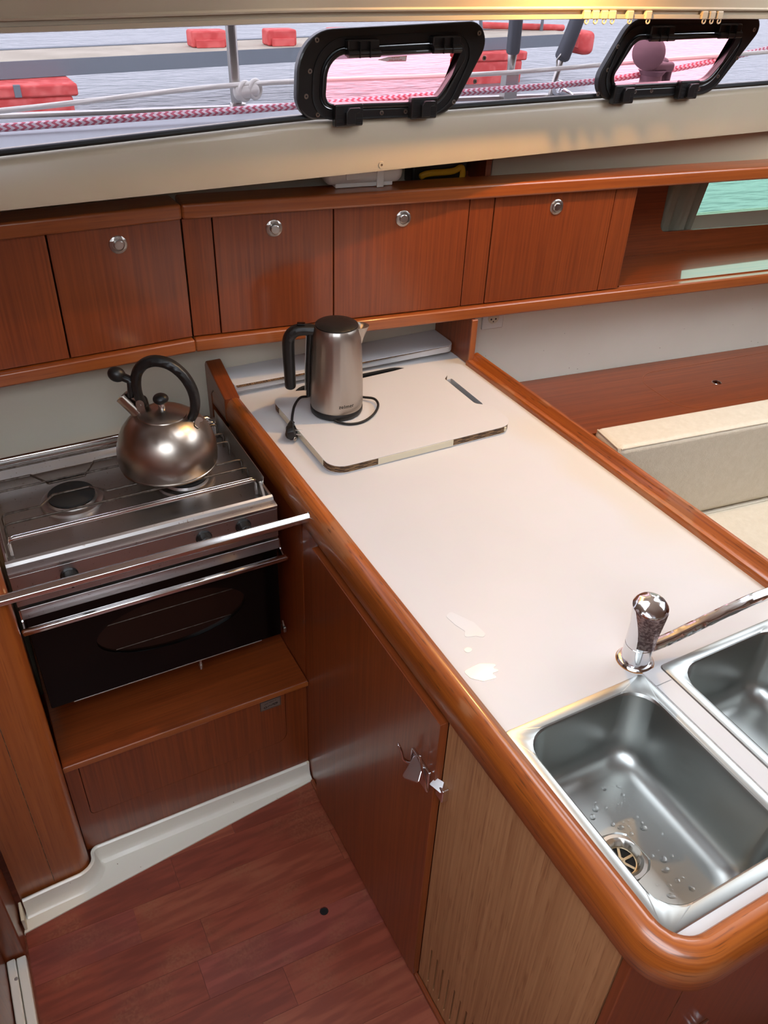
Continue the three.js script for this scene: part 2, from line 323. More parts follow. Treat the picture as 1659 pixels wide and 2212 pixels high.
{ // panel walls
  const w = structure('wall_back', 'grey-white panel behind stove and counter');
  part('panel', bx(-1.0, 1.372, -0.08, 1.64, -2.16, -2.13, 0), M.gel, w);
  const h = structure('wall_hull', 'off-white hull side behind the settee, panel lightened for stronger light, with an oval port');
  h.position.set(...RF.pos); h.rotation.y = RF.turn;
  part('hull_panel_lightened', bx(0.0, 2.8, 0.2, 1.17, -0.13, -0.11, 0), M.liner, h);  // same panel as the back wall, painted lighter for stronger light
  const port = roundPoly([[0.94, 1.285, 0.09], [2.2, 1.285, 0.09], [2.2, 1.57, 0.09], [0.94, 1.57, 0.09]]);
  part('hull_plate', plateXY([[-2.6, -0.1], [2.9, -0.1], [2.9, 1.62], [-2.6, 1.62]], -0.36, -0.33, [port]), M.ivory, h);
  part('port_pane', plateXY(port, -0.348, -0.344), M.greenPane, h);
  const c = structure('ceiling', 'white coachroof lining with open companionway and two deck hatches');
  const rect = (a, b, d, e) => [[a, d], [b, d], [b, e], [a, e]];
  part('lining', plateXZ(rect(-1.04, 4.24, -1.78, 1.94), 2.32, 2.36, [rect(-0.75, 0.38, -0.5, 1.0), rect(0.74, 1.24, -1.42, -0.98), rect(1.95, 3.0, -1.55, -0.3)], 0), M.gel, c);  // unseen openings, moved and sized for the daylight they let in
  part('coachroof_edge', bx(-1.04, 4.24, 2.0, 2.05, -1.96, -1.73, 0), M.gel, c);
  const a = structure('wall_left', 'mahogany aft bulkhead');  // unseen; dark wood chosen to cut bounced light
  part('panel', plateZY([[-2.7, -0.1], [1.94, -0.1], [1.94, 2.36], [-2.7, 2.36]], -1.04, -1.0), M.veneer, a);
  const f = structure('wall_front', 'mahogany joinery on the opposite side of the cabin');  // unseen side; dark lower wood chosen to lessen sideways bounce
  part('panel', plateXY([[-1.04, -0.1], [4.24, -0.1], [4.24, 1.2], [-1.04, 1.2]], 1.9, 1.94), M.veneer, f);
  part('upper_lining', plateXY([[-1.04, 1.2], [4.24, 1.2], [4.24, 2.36], [-1.04, 2.36]], 1.9, 1.94), M.gel, f);
  const r = structure('wall_right', 'mahogany forward bulkhead of the saloon');
  part('panel', bx(4.2, 4.24, -0.1, 2.36, -2.3, 1.94, 0), M.veneer, r);
}
{ // cabin side: sill, window, valance
  const s = structure('trim_2', 'cream moulded sill under the long cabin window');
  part('sill', loft(alongX(-1.04, 4.24, 40, (x) => { const g = interp(GASKET, x), b = interp(SILL, x); return [[-1.915, g - 0.004], [-1.895, g - 0.013], [-1.889, g - 0.018], [-1.886, g - 0.025], [-1.872, b + 0.006], [-1.873, b + 0.001], [-1.878, b], [-1.955, b - 0.004], [-1.955, g - 0.004]]; }), { caps: true, crease: 0.5 }), M.cream, s);
  part('screw_cap', at(lathe([[0.003, 0.002], [0.0032, 0.004], [0.0075, 0.0035], [0.0085, 0]], 20).rotateX(Math.PI / 2), 1.005, 1.622, -1.8745), M.cream, s);
  part('cap_hole', at(cyl(0.003, 0.003, 0.001).rotateX(Math.PI / 2), 1.005, 1.622, -1.8725), M.chip, s);
  const w = structure('window_1', 'long cabin window of clear acrylic with black rubber gasket');
  part('gasket', loft(alongX(-1.0, 2.44, 30, (x) => { const g = interp(GASKET, x); return Array.from({ length: 10 }, (_, k) => [-1.894 + 0.0085 * Math.cos(k * 0.6283), g + 0.0065 * Math.sin(k * 0.6283)]); }), { caps: true }), M.rubber, w);
  part('pane', plateXY([...alongX(-1.0, 2.44, 20, (x) => [[0, interp(GASKET, x) - 0.004]]).map((r) => [r[0].x, r[0].y]), [2.44, 2.0], [-1.0, 2.0]], -1.907, -1.904, HATCHES.map((h) => roundPoly(h.outer.map((p, i) => [p[0] + [1, -1, -1, 1][i] * 0.012, p[1] + [1, 1, -1, -1][i] * 0.012, p[2]]), 8))), M.pane, w);
  part('window_end', bx(2.44, 4.24, 1.70, 2.02, -1.93, -1.89, 0.004), M.gel, w);
  const v = structure('trim_3', 'cream valance with a curtain track above the long window');
  part('valance', loft(alongX(-1.04, 4.24, 40, (x) => { const l = interp(LIP, x); return [[-1.716, l], [-1.706, l + 0.002], [-1.705, l + 0.010], [-1.713, l + 0.0105], [-1.713, l + 0.0185], [-1.704, l + 0.019], [-1.702, l + 0.0225], [-1.707, l + 0.026], [-1.70, 2.04], [-1.68, 2.325], [-1.76, 2.325], [-1.76, l + 0.002]]; }), { caps: true, crease: 0.5 }), M.cream, v);
  const d = structure('trim_4', 'cream deck lining strip above the saloon lockers');
  d.position.set(...RF.pos); d.rotation.y = RF.turn;
  part('lining_strip', bx(0.06, 2.8, 1.52, 1.635, -0.125, -0.105, 0.003), M.cream, d);
}
// ceiling lamp over the counter, above the picture
{
  const t = thing('ceiling_lamp', 'round warm lamp hanging below the coachroof lining near the window', 'lamp', [1.36, 2.172, -1.582]);
  part('stem', bar(V(0, 0, 0), V(0, 0.165, 0), 0.006), M.chrome, t);
  part('housing', lathe([[0.0, 0.0], [0.055, 0.0], [0.057, -0.004], [0.055, -0.014], [0.044, -0.016], [0.044, -0.010], [0.0, -0.010]], 32), M.chrome, t);
  part('diffuser', at(cyl(0.043, 0.043, 0.003, 32), 0, -0.0135, 0), M.lampGlow, t);
  const l = new THREE.SpotLight(LAMP.color, LAMP.intensity * 1.0, 0, rad(85), 0.35, 2); l.castShadow = true; l.shadow.radius = 0.6;
  l.position.set(0, -0.022, 0); l.target.position.set(0, -1, 0); t.add(l, l.target);
  // small reading lamp clipped to the valance
  const b = thing('reading_lamp', 'small warm reading lamp on the valance above the first hatch', 'lamp', [1.0, 2.13, -1.655]);
  part('bracket', [bx(-0.012, 0.012, -0.01, 0.05, -0.043, -0.036, 0.002), bar(V(0, 0.03, -0.038), V(0, 0.026, 0), 0.006)], M.chrome, b);
  part('shade', lathe([[0.012, 0.03], [0.020, 0.026], [0.027, 0.0], [0.0255, 0.0], [0.018, 0.024], [0.012, 0.028]], 28), M.chrome, b);
  part('bulb', at(new THREE.SphereGeometry(0.013, 18, 12), 0, 0.010, 0), M.lampGlow, b);
  const l2 = new THREE.PointLight(LAMP.color, 0.06, 0, 2); l2.castShadow = true; l2.shadow.radius = 0.6; l2.position.set(0, -0.006, 0); b.add(l2);
}

// ---------- galley counter ----------
const TOP = 1.0;
const rrect = (x0, x1, z0, z1, r, n = 6) => roundPoly([[x0, z0, r], [x1, z0, r], [x1, z1, r], [x0, z1, r]], n);
const SINKS = [[0.637, 0.945, -0.690, -0.302], [0.987, 1.300, -0.690, -0.302]];
const HOLE = [0.795, 1.172, -1.988, -1.62];
{
  const t = thing('countertop', 'long white laminate worktop with two sinks let into it', 'countertop');
  const holes = [...SINKS.map(([a, b, c, d]) => rrect(a + 0.012, b - 0.012, c + 0.012, d - 0.012, 0.03)), rrect(HOLE[0], HOLE[1], HOLE[2], HOLE[3], 0.05), roundPoly([[1.20, -1.862, 0.004], [1.262, -1.862, 0.004], [1.259, -1.682, 0.012], [1.20, -1.68, 0.004]])];
  const edge = roundPoly([[0.630, -2.128, 0], [1.362, -2.128, 0], [1.362, -0.279, 0], [0.630, -0.279, 0.045]]);
  part('worktop', plateXZ(edge, 0.972, TOP, holes, 0), M.laminate, t);
  part('cover_strip', bx(0.947, 0.985, TOP, TOP + 0.0022, -0.652, -0.304, 0.0008), M.laminate, t);
  part('cover_strip', bx(0.947, 0.985, TOP, TOP + 0.0022, -0.690, -0.6535, 0.0008), M.laminate, t);
  // fridge opening lined in black rubber; black plate below stands for shade
  part('fridge_collar', loft([rrect(HOLE[0] - 0.006, HOLE[1] + 0.006, HOLE[2] - 0.006, HOLE[3] + 0.006, 0.056), rrect(HOLE[0] - 0.004, HOLE[1] + 0.004, HOLE[2] - 0.004, HOLE[3] + 0.004, 0.054), rrect(HOLE[0] + 0.006, HOLE[1] - 0.006, HOLE[2] + 0.006, HOLE[3] - 0.006, 0.044), rrect(HOLE[0] + 0.008, HOLE[1] - 0.008, HOLE[2] + 0.008, HOLE[3] - 0.008, 0.042)].map((r, i) => r.map((p) => V(p[0], [TOP, TOP + 0.004, TOP + 0.003, 0.90][i], p[1])))), M.rubber, t);
  part('fridge_well', bx(HOLE[0], 1.30, 0.70, 0.72, HOLE[2], HOLE[3], 0), M.holeShade, t);
}
{ // raised wooden rims
  const rim = [[0.0, 0.985], [0.0, 1.016], [0.004, 1.022], [0.012, 1.026], [0.024, 1.025], [0.034, 1.019], [0.041, 1.008], [0.044, 0.992], [0.044, 0.956], [0.041, 0.951], [0.012, 0.951], [0.012, 0.985]];
  const path = []; const xi = 0.634, zi = -0.283, r = 0.045;
  for (let i = 0; i <= 24; i++) path.push({ x: xi, z: -2.085 + (zi - r + 2.085) * i / 24, nx: -1, nz: 0 });
  for (let i = 1; i < 10; i++) { const a = rad(180 - i * 9); path.push({ x: xi + r + r * Math.cos(a), z: zi - r + r * Math.sin(a), nx: Math.cos(a), nz: Math.sin(a) }); }
  for (let i = 0; i <= 12; i++) path.push({ x: xi + r + (1.40 - xi - r) * i / 12, z: zi, nx: 0, nz: 1 });
  const t = thing('counter_fiddle', 'worn orange-brown wooden rim curving round the sink corner of the counter', 'counter rim');
  part('rail', sweepPlan(path, rim), M.fiddle, t);
  // shaped back end standing up beside the stove, with its thin leg
  const end = roundPoly([[-2.126, 1.062, 0.012], [-2.112, 1.078, 0.010], [-2.045, 1.055, 0.03], [-1.96, 1.026, 0], [-1.96, 0.958, 0], [-1.985, 0.99, 0.02], [-2.06, 1.01, 0.02], [-2.085, 0.985, 0.01], [-2.085, 0.70, 0], [-2.118, 0.70, 0]]);
  part('end_bracket', plateZY(end, 0.588, 0.632, [], 0.003, 'z'), M.veneer, t);
  const rim2 = [[0.0, 0.985], [0.0, 1.010], [0.003, 1.015], [0.010, 1.017], [0.018, 1.0155], [0.022, 1.018], [0.026, 1.028], [0.032, 1.034], [0.040, 1.034], [0.046, 1.028], [0.048, 1.016], [0.048, 0.94], [0.01, 0.94], [0.01, 0.985]];
  const p2 = []; for (let i = 0; i <= 24; i++) p2.push({ x: 1.352, z: -0.235 - (1.925 - 0.235) * i / 24, nx: 1, nz: 0 });
  const t2 = thing('counter_fiddle', 'straight moulded wooden rim between the counter and the settee', 'counter rim');
  part('rail', sweepPlan(p2, rim2), M.fiddle, t2);
}
{ // sinks
  const names = ['near steel sink bowl with water drops and a slotted drain', 'second steel sink bowl half covered by the tap spout'];
  SINKS.forEach(([x0, x1, z0, z1], i) => {
    const t = thing('sink', names[i], 'sink', [(x0 + x1) / 2, TOP, (z0 + z1) / 2], 0, 'twin sinks');
    const hw = (x1 - x0) / 2, hd = (z1 - z0) / 2;
    const ring = (inset, r, y, ox = 0) => rrect(-hw + inset, hw - inset, -hd + inset, hd - inset, r, 8).map((p) => V(p[0] + ox, y, p[1]));
    const rings = [ring(0, 0.010, 0.0), ring(0.0015, 0.010, 0.0025), ring(0.004, 0.011, 0.0032), ring(0.020, 0.045, 0.0030), ring(0.0225, 0.048, 0.0015), ring(0.0245, 0.050, -0.003), ring(0.030, 0.052, -0.118)];
    for (let k = 1; k <= 6; k++) { const a = rad(k * 15); rings.push(ring(0.030 + 0.04 * (1 - Math.cos(a)), 0.052 - 0.01 * k / 6, -0.118 - 0.04 * Math.sin(a))); }
    const dx = i ? 0.0 : 0.763 - (x0 + x1) / 2, dz = i ? 0.02 : -0.485 - (z0 + z1) / 2;
    const base = rings[rings.length - 1];
    const circ = (r, y) => base.map((p) => { const a = Math.atan2(p.z - dz, p.x - dx); return V(dx + r * Math.cos(a), y, dz + r * Math.sin(a)); });
    rings.push(base.map((p) => V(dx + (p.x - dx) * 0.8, -0.1592, dz + (p.z - dz) * 0.8)), circ(0.046, -0.1605), circ(0.043, -0.163));
    part('bowl', loft(rings, { crease: 0.45 }), M.sink, t);
    const d = part('drain', at(lathe([[0.043, -0.0015], [0.0425, 0.0005], [0.036, 0.0008], [0.031, -0.003], [0.027, -0.010], [0.0265, -0.014], [0.0, -0.0145], [0.0, -0.02], [0.034, -0.02], [0.043, -0.004]], 40), dx, -0.162, dz), M.steel, t);
    const hub = [at(cyl(0.007, 0.007, 0.003), dx, -0.1745, dz), at(bx(-0.0045, 0.0045, 0, 0.0012, -0.0008, 0.0008, 0), dx, -0.1732, dz)];
    for (let k = 0; k < 6; k++) { const b = bx(0.005, 0.0265, -0.001, 0.001, -0.0024, 0.0024, 0.0006); b.rotateY(k * Math.PI / 3); hub.push(at(b, dx, -0.1748, dz)); }
    const ringG = new THREE.TorusGeometry(0.0258, 0.0014, 8, 32); ringG.rotateX(Math.PI / 2); hub.push(at(ringG, dx, -0.1745, dz));
    part('strainer', hub, M.ivoryMetal || (M.ivoryMetal = std({ color: 0xb8a88c, metalness: 1, roughness: 0.35 })), d);
    part('drain_hole', at(cyl(0.0262, 0.0262, 0.0006, 32), dx, -0.1762, dz), M.holeShade, d);
  });
  // clinging drops in the near bowl
  const drop = new THREE.SphereGeometry(1, 10, 6, 0, Math.PI * 2, 0, Math.PI / 2), drops = [], [x0, x1, z0, z1] = SINKS[0];
  for (let k = 0; k < 130; k++) {
    const u = rnd(), x = x0 + 0.08 + (x1 - x0 - 0.16) * (0.15 + 0.85 * u) - 0.01, z = z0 + 0.075 + (z1 - z0 - 0.15) * rnd();
    if (Math.hypot(x - 0.763, z + 0.485) < 0.05) continue;
    const s = 0.0010 + 0.0055 * rnd() ** 2.4, g = drop.clone(); g.scale(s, s * 0.38, s * (0.8 + 0.9 * rnd())); g.rotateY(rnd() * 6.28); drops.push(at(g, x, TOP - 0.1592, z));
  }
  solo('water_drops', drops, M.water, 'scattered clear water drops on the bottom of the near sink', 'water', null, 'stuff');
}
{ // mixer tap
  const t = thing('mixer_tap', 'chrome single-lever tap standing between the two sinks', 'tap', [0.958, TOP, -0.722], rad(-6));
  part('flange', lathe([[0.0, 0.0], [0.0335, 0.0], [0.034, 0.002], [0.031, 0.0055], [0.0265, 0.0065], [0.0, 0.0065]], 40), M.chrome, t);
  part('body', lathe([[0.0265, 0.006], [0.0265, 0.0435], [0.0258, 0.0442], [0.0258, 0.0450], [0.0265, 0.0457], [0.0262, 0.092], [0.0268, 0.094], [0.0268, 0.0975], [0.0, 0.0975]], 40), M.chrome, t);
  const rust = new THREE.TorusGeometry(0.0345, 0.0009, 6, 40); rust.rotateX(Math.PI / 2);
  part('rust_ring', at(rust, 0, 0.0004, 0), std({ color: 0xa8703c, roughness: 0.9 }), t, 'thin rust stain round the flange');
  const head = part('lever', (() => { // domed cap drawn out into a tongue over the sinks
    const rings = [];
    for (const [y, r] of [[0.098, 0.0275], [0.104, 0.0288], [0.122, 0.0302], [0.1315, 0.0318], [0.1345, 0.0318], [0.139, 0.0285], [0.1435, 0.021], [0.146, 0.011], [0.1468, 0.001]]) rings.push(Array.from({ length: 32 }, (_, k) => { const a = k / 32 * 6.28318; return V(r * Math.cos(a), y - 0.16 * r * (Math.cos(a) * Math.sin(rad(-34)) + Math.sin(a) * Math.cos(rad(-34))), r * Math.sin(a)); }));
    return loft(rings, { caps: true, crease: 0.6 });
  })(), M.chrome, t);
  // the tongue hangs towards the viewer, its face spotted with scale
  const tongue = [];
  for (let k = 0; k <= 14; k++) {
    const v = k / 14, w = 0.0145 + 0.0165 * Math.pow(1 - v, 2.2), R = 0.0300 + 0.011 * v, row = [];
    for (let m = 0; m <= 10; m++) { const u = m / 5 - 1, a = u * w / R; row.push(V((R + 0.0035) * Math.sin(a), 0.1365 - 0.070 * v - 0.009 * (1 - u * u) * (1 - v), (R + 0.0035) * Math.cos(a))); }
    for (let m = 10; m >= 0; m--) { const u = m / 5 - 1, a = u * w / R; row.push(V((R - 0.002) * Math.sin(a), 0.1365 - 0.070 * v - 0.009 * (1 - u * u) * (1 - v), (R - 0.002) * Math.cos(a))); }
    tongue.push(row);
  }
  const ton = loft(tongue, { caps: true, crease: 0.6 }); ton.rotateY(rad(-30));
  part('lever_tongue', ton, M.limed, head);
  part('spout', rod([[0.016, 0.030, 0.004], [0.06, 0.036, 0.004], [0.13, 0.050, 0.002], [0.20, 0.064, 0.0], [0.27, 0.074, -0.002], [0.315, 0.074, -0.003], [0.335, 0.066, -0.003], [0.342, 0.052, -0.003]], 0.0118, 0.0118, { smooth: 30, seg: 16 }), M.chrome, t);
}
{ // wet smears on the worktop; their reflection is painted as paler colour
  const blob = (pts, l) => { const s = plateXZ(roundPoly(pts.map(([x, z]) => [x, z, 0.006]), 4), TOP + 0.0001, TOP + 0.0008, [], 0.0003); return solo('water_film', s, M.sheenFilm || (M.sheenFilm = std({ color: 0xd6d4d3, roughness: 0.12, clearcoat: 0.4, clearcoatRoughness: 0.05 })), l, 'puddle'); };
  blob([[0.700, -0.978], [0.716, -0.985], [0.728, -0.962], [0.741, -0.938], [0.744, -0.902], [0.735, -0.895], [0.724, -0.905], [0.700, -0.912], [0.712, -0.925], [0.704, -0.948]], 'wet smear with pale painted sheen midway along the worktop edge');
  blob([[0.652, -0.838], [0.69, -0.842], [0.726, -0.822], [0.696, -0.824], [0.724, -0.809], [0.690, -0.812], [0.706, -0.797], [0.672, -0.802], [0.655, -0.818]], 'streaky wet smear with painted sheen on the worktop before the sinks');
  blob([[0.680, -0.884], [0.694, -0.888], [0.700, -0.878], [0.686, -0.872]], 'tiny wet spot with painted sheen on the worktop between two smears');
}
{ // the lid of the fridge lying askew over its opening
  const t = thing('fridge_lid', 'white loose lid board with chipped brown edges on the worktop', 'lid');
  const out = roundPoly([[0.708, -1.925, 0.05], [0.79, -1.935, 0.02], [0.83, -1.925, 0.03], [1.10, -1.936, 0.03], [1.235, -1.950, 0.02], [1.238, -1.85, 0.006], [1.216, -1.83, 0.01], [1.214, -1.665, 0.02], [1.248, -1.635, 0.03], [1.252, -1.522, 0.045], [0.708, -1.522, 0.045]]);
  const inset = (l, d) => l.map((p) => [p[0] + (p[0] > 0.98 ? -d : d), p[1] + (p[1] > -1.72 ? -d : d)]);
  part('lid_core', plateXZ(inset(out, 0.0012), TOP + 0.003, TOP + 0.0215, [], 0), M.chip, t, 'chipped brown plywood edge');
  part('lid_face', plateXZ(out, TOP + 0.0215, TOP + 0.0232, [], 0.0005), M.laminate, t);
  part('lid_back', plateXZ(inset(out, 0.0008), TOP + 0.0008, TOP + 0.003, [], 0), M.laminate, t);
  part('edge_band', bx(0.835, 1.055, TOP + 0.0035, TOP + 0.0212, -1.5235, -1.5212, 0.0006), M.edging, t, 'remaining strip of cream edging');
  each('edge_band', [bx(0.7068, 0.7092, TOP + 0.005, TOP + 0.0212, -1.86, -1.575, 0.0006), bx(1.215, 1.222, TOP + 0.008, TOP + 0.020, -1.5245, -1.521, 0.001)], M.edging, t);
}
{ // ledge at the back of the counter
  const t = thing('back_ledge', 'thick white shelf board along the back of the worktop', 'shelf');
  part('board', plateXZ(roundPoly([[0.636, -2.128, 0], [1.358, -2.128, 0], [1.358, -2.0, 0.03], [0.636, -2.012, 0]]), 1.014, 1.036, [], 0.0015), M.laminate, t);
  part('top_seam', bx(0.64, 1.335, 1.0335, 1.0347, -2.013, -2.0, 0), M.chip, t);
  part('batten', bx(0.64, 1.352, 1.0, 1.014, -2.126, -2.03, 0), M.laminate, t);
}
{ // cabinet under the counter
  const t = thing('galley_cabinet', 'mahogany cabinet under the white counter with one door and vent slots', 'cabinet');
  // side wall along the stove, stile, vented panel
  part('stove_side_panel', plateZY([[-2.128, 0.0], [-1.462, 0.0], [-1.462, 0.955], [-1.962, 0.955], [-2.06, 0.80], [-2.06, 0.30], [-2.128, 0.30]], 0.600, 0.616), M.veneer, t);
  part('stile', bx(0.600, 0.618, 0.0, 0.955, -1.459, -1.366, 0.0015), M.veneer, t);
  const slots = []; for (let k = 0; k < 15; k++) { const z = -0.751 + k * 0.0245; slots.push(roundPoly([[z - 0.0026, 0.048, 0.0025], [z + 0.0026, 0.048, 0.0025], [z + 0.0026, 0.195, 0.0025], [z - 0.0026, 0.195, 0.0025]], 3)); }
  part('vent_panel', plateZY([[-0.7905, 0.012], [-0.331, 0.012], [-0.331, 0.957], [-0.7905, 0.957]], 0.600, 0.606, slots), M.bleached, t, 'bleached worn panel with vent slots');
  part('vent_shade', bx(0.607, 0.612, 0.02, 0.25, -0.78, -0.34, 0), M.holeShade, t);  // black sheet that paints the slots as shaded
  part('end_panel', bx(0.601, 1.398, 0.0, 0.957, -0.330, -0.312, 0.003), M.veneer, t);
  part('end_door_seam', bx(0.78, 0.782, 0.05, 0.86, -0.3125, -0.3115, 0), M.chip, t);
  part('settee_side_panel', bx(1.378, 1.396, 0.0, 0.957, -1.93, -0.33, 0.002), M.veneer, t);
  part('toe_moulding', bx(0.588, 0.600, 0.0, 0.014, -1.42, -0.33, 0.004, 'z'), M.veneer, t);
  const d = part('door', bx(0.582, 0.600, 0.020, 0.938, -1.362, -0.792, 0.0015), M.veneer, t);
  const latch = [ // drop-nose catch: plate, lever, keeper
    bx(0.576, 0.582, 0.745, 0.785, -0.852, -0.806, 0.002),
    plateXY(roundPoly([[-0.013, -0.018, 0.004], [0.013, -0.012, 0.004], [0.010, 0.016, 0.005], [-0.006, 0.022, 0.006]]), -0.002, 0.002, [], 0.0008).rotateX(rad(-55)).rotateY(rad(-60)).translate(0.566, 0.772, -0.828),
    bar(V(0.575, 0.752, -0.806), V(0.573, 0.800, -0.826), 0.0022),
    rod([[0.575, 0.756, -0.85], [0.567, 0.762, -0.856], [0.564, 0.776, -0.858], [0.560, 0.788, -0.862]], 0.0018, 0.003, { smooth: 12 }),
  ];
  const lg = merge(latch); lg.translate(-0.582, -0.765, 0.830).scale(1.25, 1.5, 1.5).translate(0.582, 0.762, -0.838);
  part('latch', lg, M.chrome, d);
  part('latch_keeper', [bx(0.584, 0.600, 0.742, 0.776, -0.789, -0.764, 0.003), plateXY(roundPoly([[-0.014, 0, 0.002], [0.014, -0.005, 0.002], [0.010, 0.016, 0.002], [-0.008, 0.017, 0.002]]), -0.0015, 0.0015).rotateX(rad(-55)).rotateY(rad(-60)).translate(0.580, 0.772, -0.782)], M.chrome, t);
  part('end_latch', [bx(0.895, 0.932, 0.395, 0.428, -0.312, -0.306, 0.002), bar(V(0.902, 0.402, -0.300), V(0.926, 0.424, -0.298), 0.004), bar(V(0.898, 0.420, -0.300), V(0.912, 0.396, -0.302), 0.003), bx(0.91, 0.92, 0.405, 0.418, -0.306, -0.296, 0.002)], M.chrome, t);
}
{
  const t = thing('partition_panel', 'short mahogany upright at the back end of the settee-side rim', 'partition');
  part('panel', bx(1.359, 1.374, 1.0005, 1.146, -2.128, -1.927, 0.002), M.veneer, t);
  part('front_edge', bx(1.357, 1.378, 1.0005, 1.146, -1.927, -1.919, 0.003), M.solid, t);
}

// ---------- stove corner ----------
{
  const t = thing('galley_post', 'tall rounded mahogany post beside the oven', 'post');
  const o = [[-0.066, -2.126], [-0.066, -1.47], [-0.050, -1.456]];
  for (let i = 0; i <= 8; i++) { const a = rad(i * 11.25); o.push([-0.087 + 0.039 * Math.cos(a), -1.43 + 0.030 * Math.sin(a)]); }
  o.push([-0.226, -1.396], [-0.226, -2.126]);
  part('post_body', plateXZ(o, 0.004, 1.06, [], 0, 'y'), M.solid, t);
  part('seam', bx(-0.1405, -0.139, 0.06, 1.05, -1.400, -1.3972, 0), M.chip, t);
}
{
  const t = thing('step_cabinet', 'dark mahogany cabinet side left of the galley floor', 'cabinet');
  part('side_panel', bx(-0.60, -0.238, 0.0, 0.88, -1.388, -1.262, 0.004), M.veneer, t);
  part('recessed_panel', bx(-0.60, -0.284, 0.0, 0.88, -1.258, 0.4, 0.004), M.veneer, t);
}
{
  const t = thing('threshold_strip', 'white metal edging strip with a screw beside the floor', 'edging strip');
  part('strip', [bx(-0.282, -0.262, 0.001, 0.034, -1.258, -0.2, 0.004, 'z'), bx(-0.2605, -0.2385, 0.001, 0.030, -1.258, -0.2, 0.004, 'z')], M.whitePlastic, t);
  part('screw', at(lathe([[0, 0.001], [0.003, 0.001], [0.0045, 0.0002], [0.0045, -0.001]], 16), -0.266, 0.034, -1.205), M.steel, t);
}
{
  const t = thing('oven_base_locker', 'low mahogany locker under the oven with a cut-out grip', 'locker');
  part('top_board', bx(-0.047, 0.599, 0.394, 0.411, -2.05, -1.444, 0.003, 'x'), M.veneer, t);
  part('board_edge', bx(-0.047, 0.599, 0.3945, 0.4105, -1.4445, -1.4425, 0.0005, 'x'), M.solid, t);
  const dr = roundPoly([[-0.012, 0.190, 0.012], [0.534, 0.190, 0.03], [0.534, 0.3925, 0.004], [0.352, 0.3925, 0.006], [0.312, 0.378, 0.02], [0.205, 0.378, 0.02], [0.172, 0.3925, 0.006], [-0.012, 0.3925, 0.004]]);
  part('front_frame', plateXY([[-0.047, 0.05], [0.599, 0.05], [0.599, 0.394], [-0.047, 0.394]], -1.474, -1.4565, [roundPoly([[-0.0135, 0.1885, 0.012], [0.5355, 0.1885, 0.03], [0.5355, 0.3935, 0.004], [-0.0135, 0.3935, 0.004]])]), M.veneer, t);
  const d = part('drawer_front', plateXY(dr, -1.474, -1.456, [], 0.0006), M.veneer, t);
  part('grip_lip', rod([[0.345, 0.3905, -1.4555], [0.312, 0.3785, -1.4555], [0.205, 0.3785, -1.4555], [0.178, 0.3905, -1.4555]], 0.0016, 0.0016), M.solid, d);
  part('grip_shade', bx(-0.01, 0.53, 0.2, 0.392, -1.52, -1.50, 0), M.holeShade, t);  // black sheet for the shade behind the grip
  const cv = document.createElement('canvas'); cv.width = 192; cv.height = 112; const c = cv.getContext('2d');
  c.fillStyle = '#857a70'; c.fillRect(0, 0, 192, 112); c.strokeStyle = '#2c2620'; c.lineWidth = 4; c.strokeRect(5, 5, 182, 102);
  c.beginPath(); c.moveTo(40, 44); c.lineTo(76, 34); c.moveTo(84, 34); c.lineTo(128, 30); c.moveTo(138, 30); c.lineTo(150, 28); c.stroke();
  c.lineWidth = 6; c.beginPath(); c.ellipse(48, 80, 13, 9, 0, 0, 7); c.moveTo(70, 84); c.bezierCurveTo(84, 50, 104, 96, 116, 62); c.ellipse(142, 70, 18, 9, -0.2, 0, 7); c.stroke();
  const tx = new THREE.CanvasTexture(cv); tx.colorSpace = THREE.SRGBColorSpace;
  const pg = new THREE.BoxGeometry(0.060, 0.036, 0.0015); pg.translate(0.4915, 0.362, -1.4552);
  part('maker_plate', pg, std({ map: tx, metalness: 0.6, roughness: 0.45 }), d, 'small grey metal plate with dark marks');
}
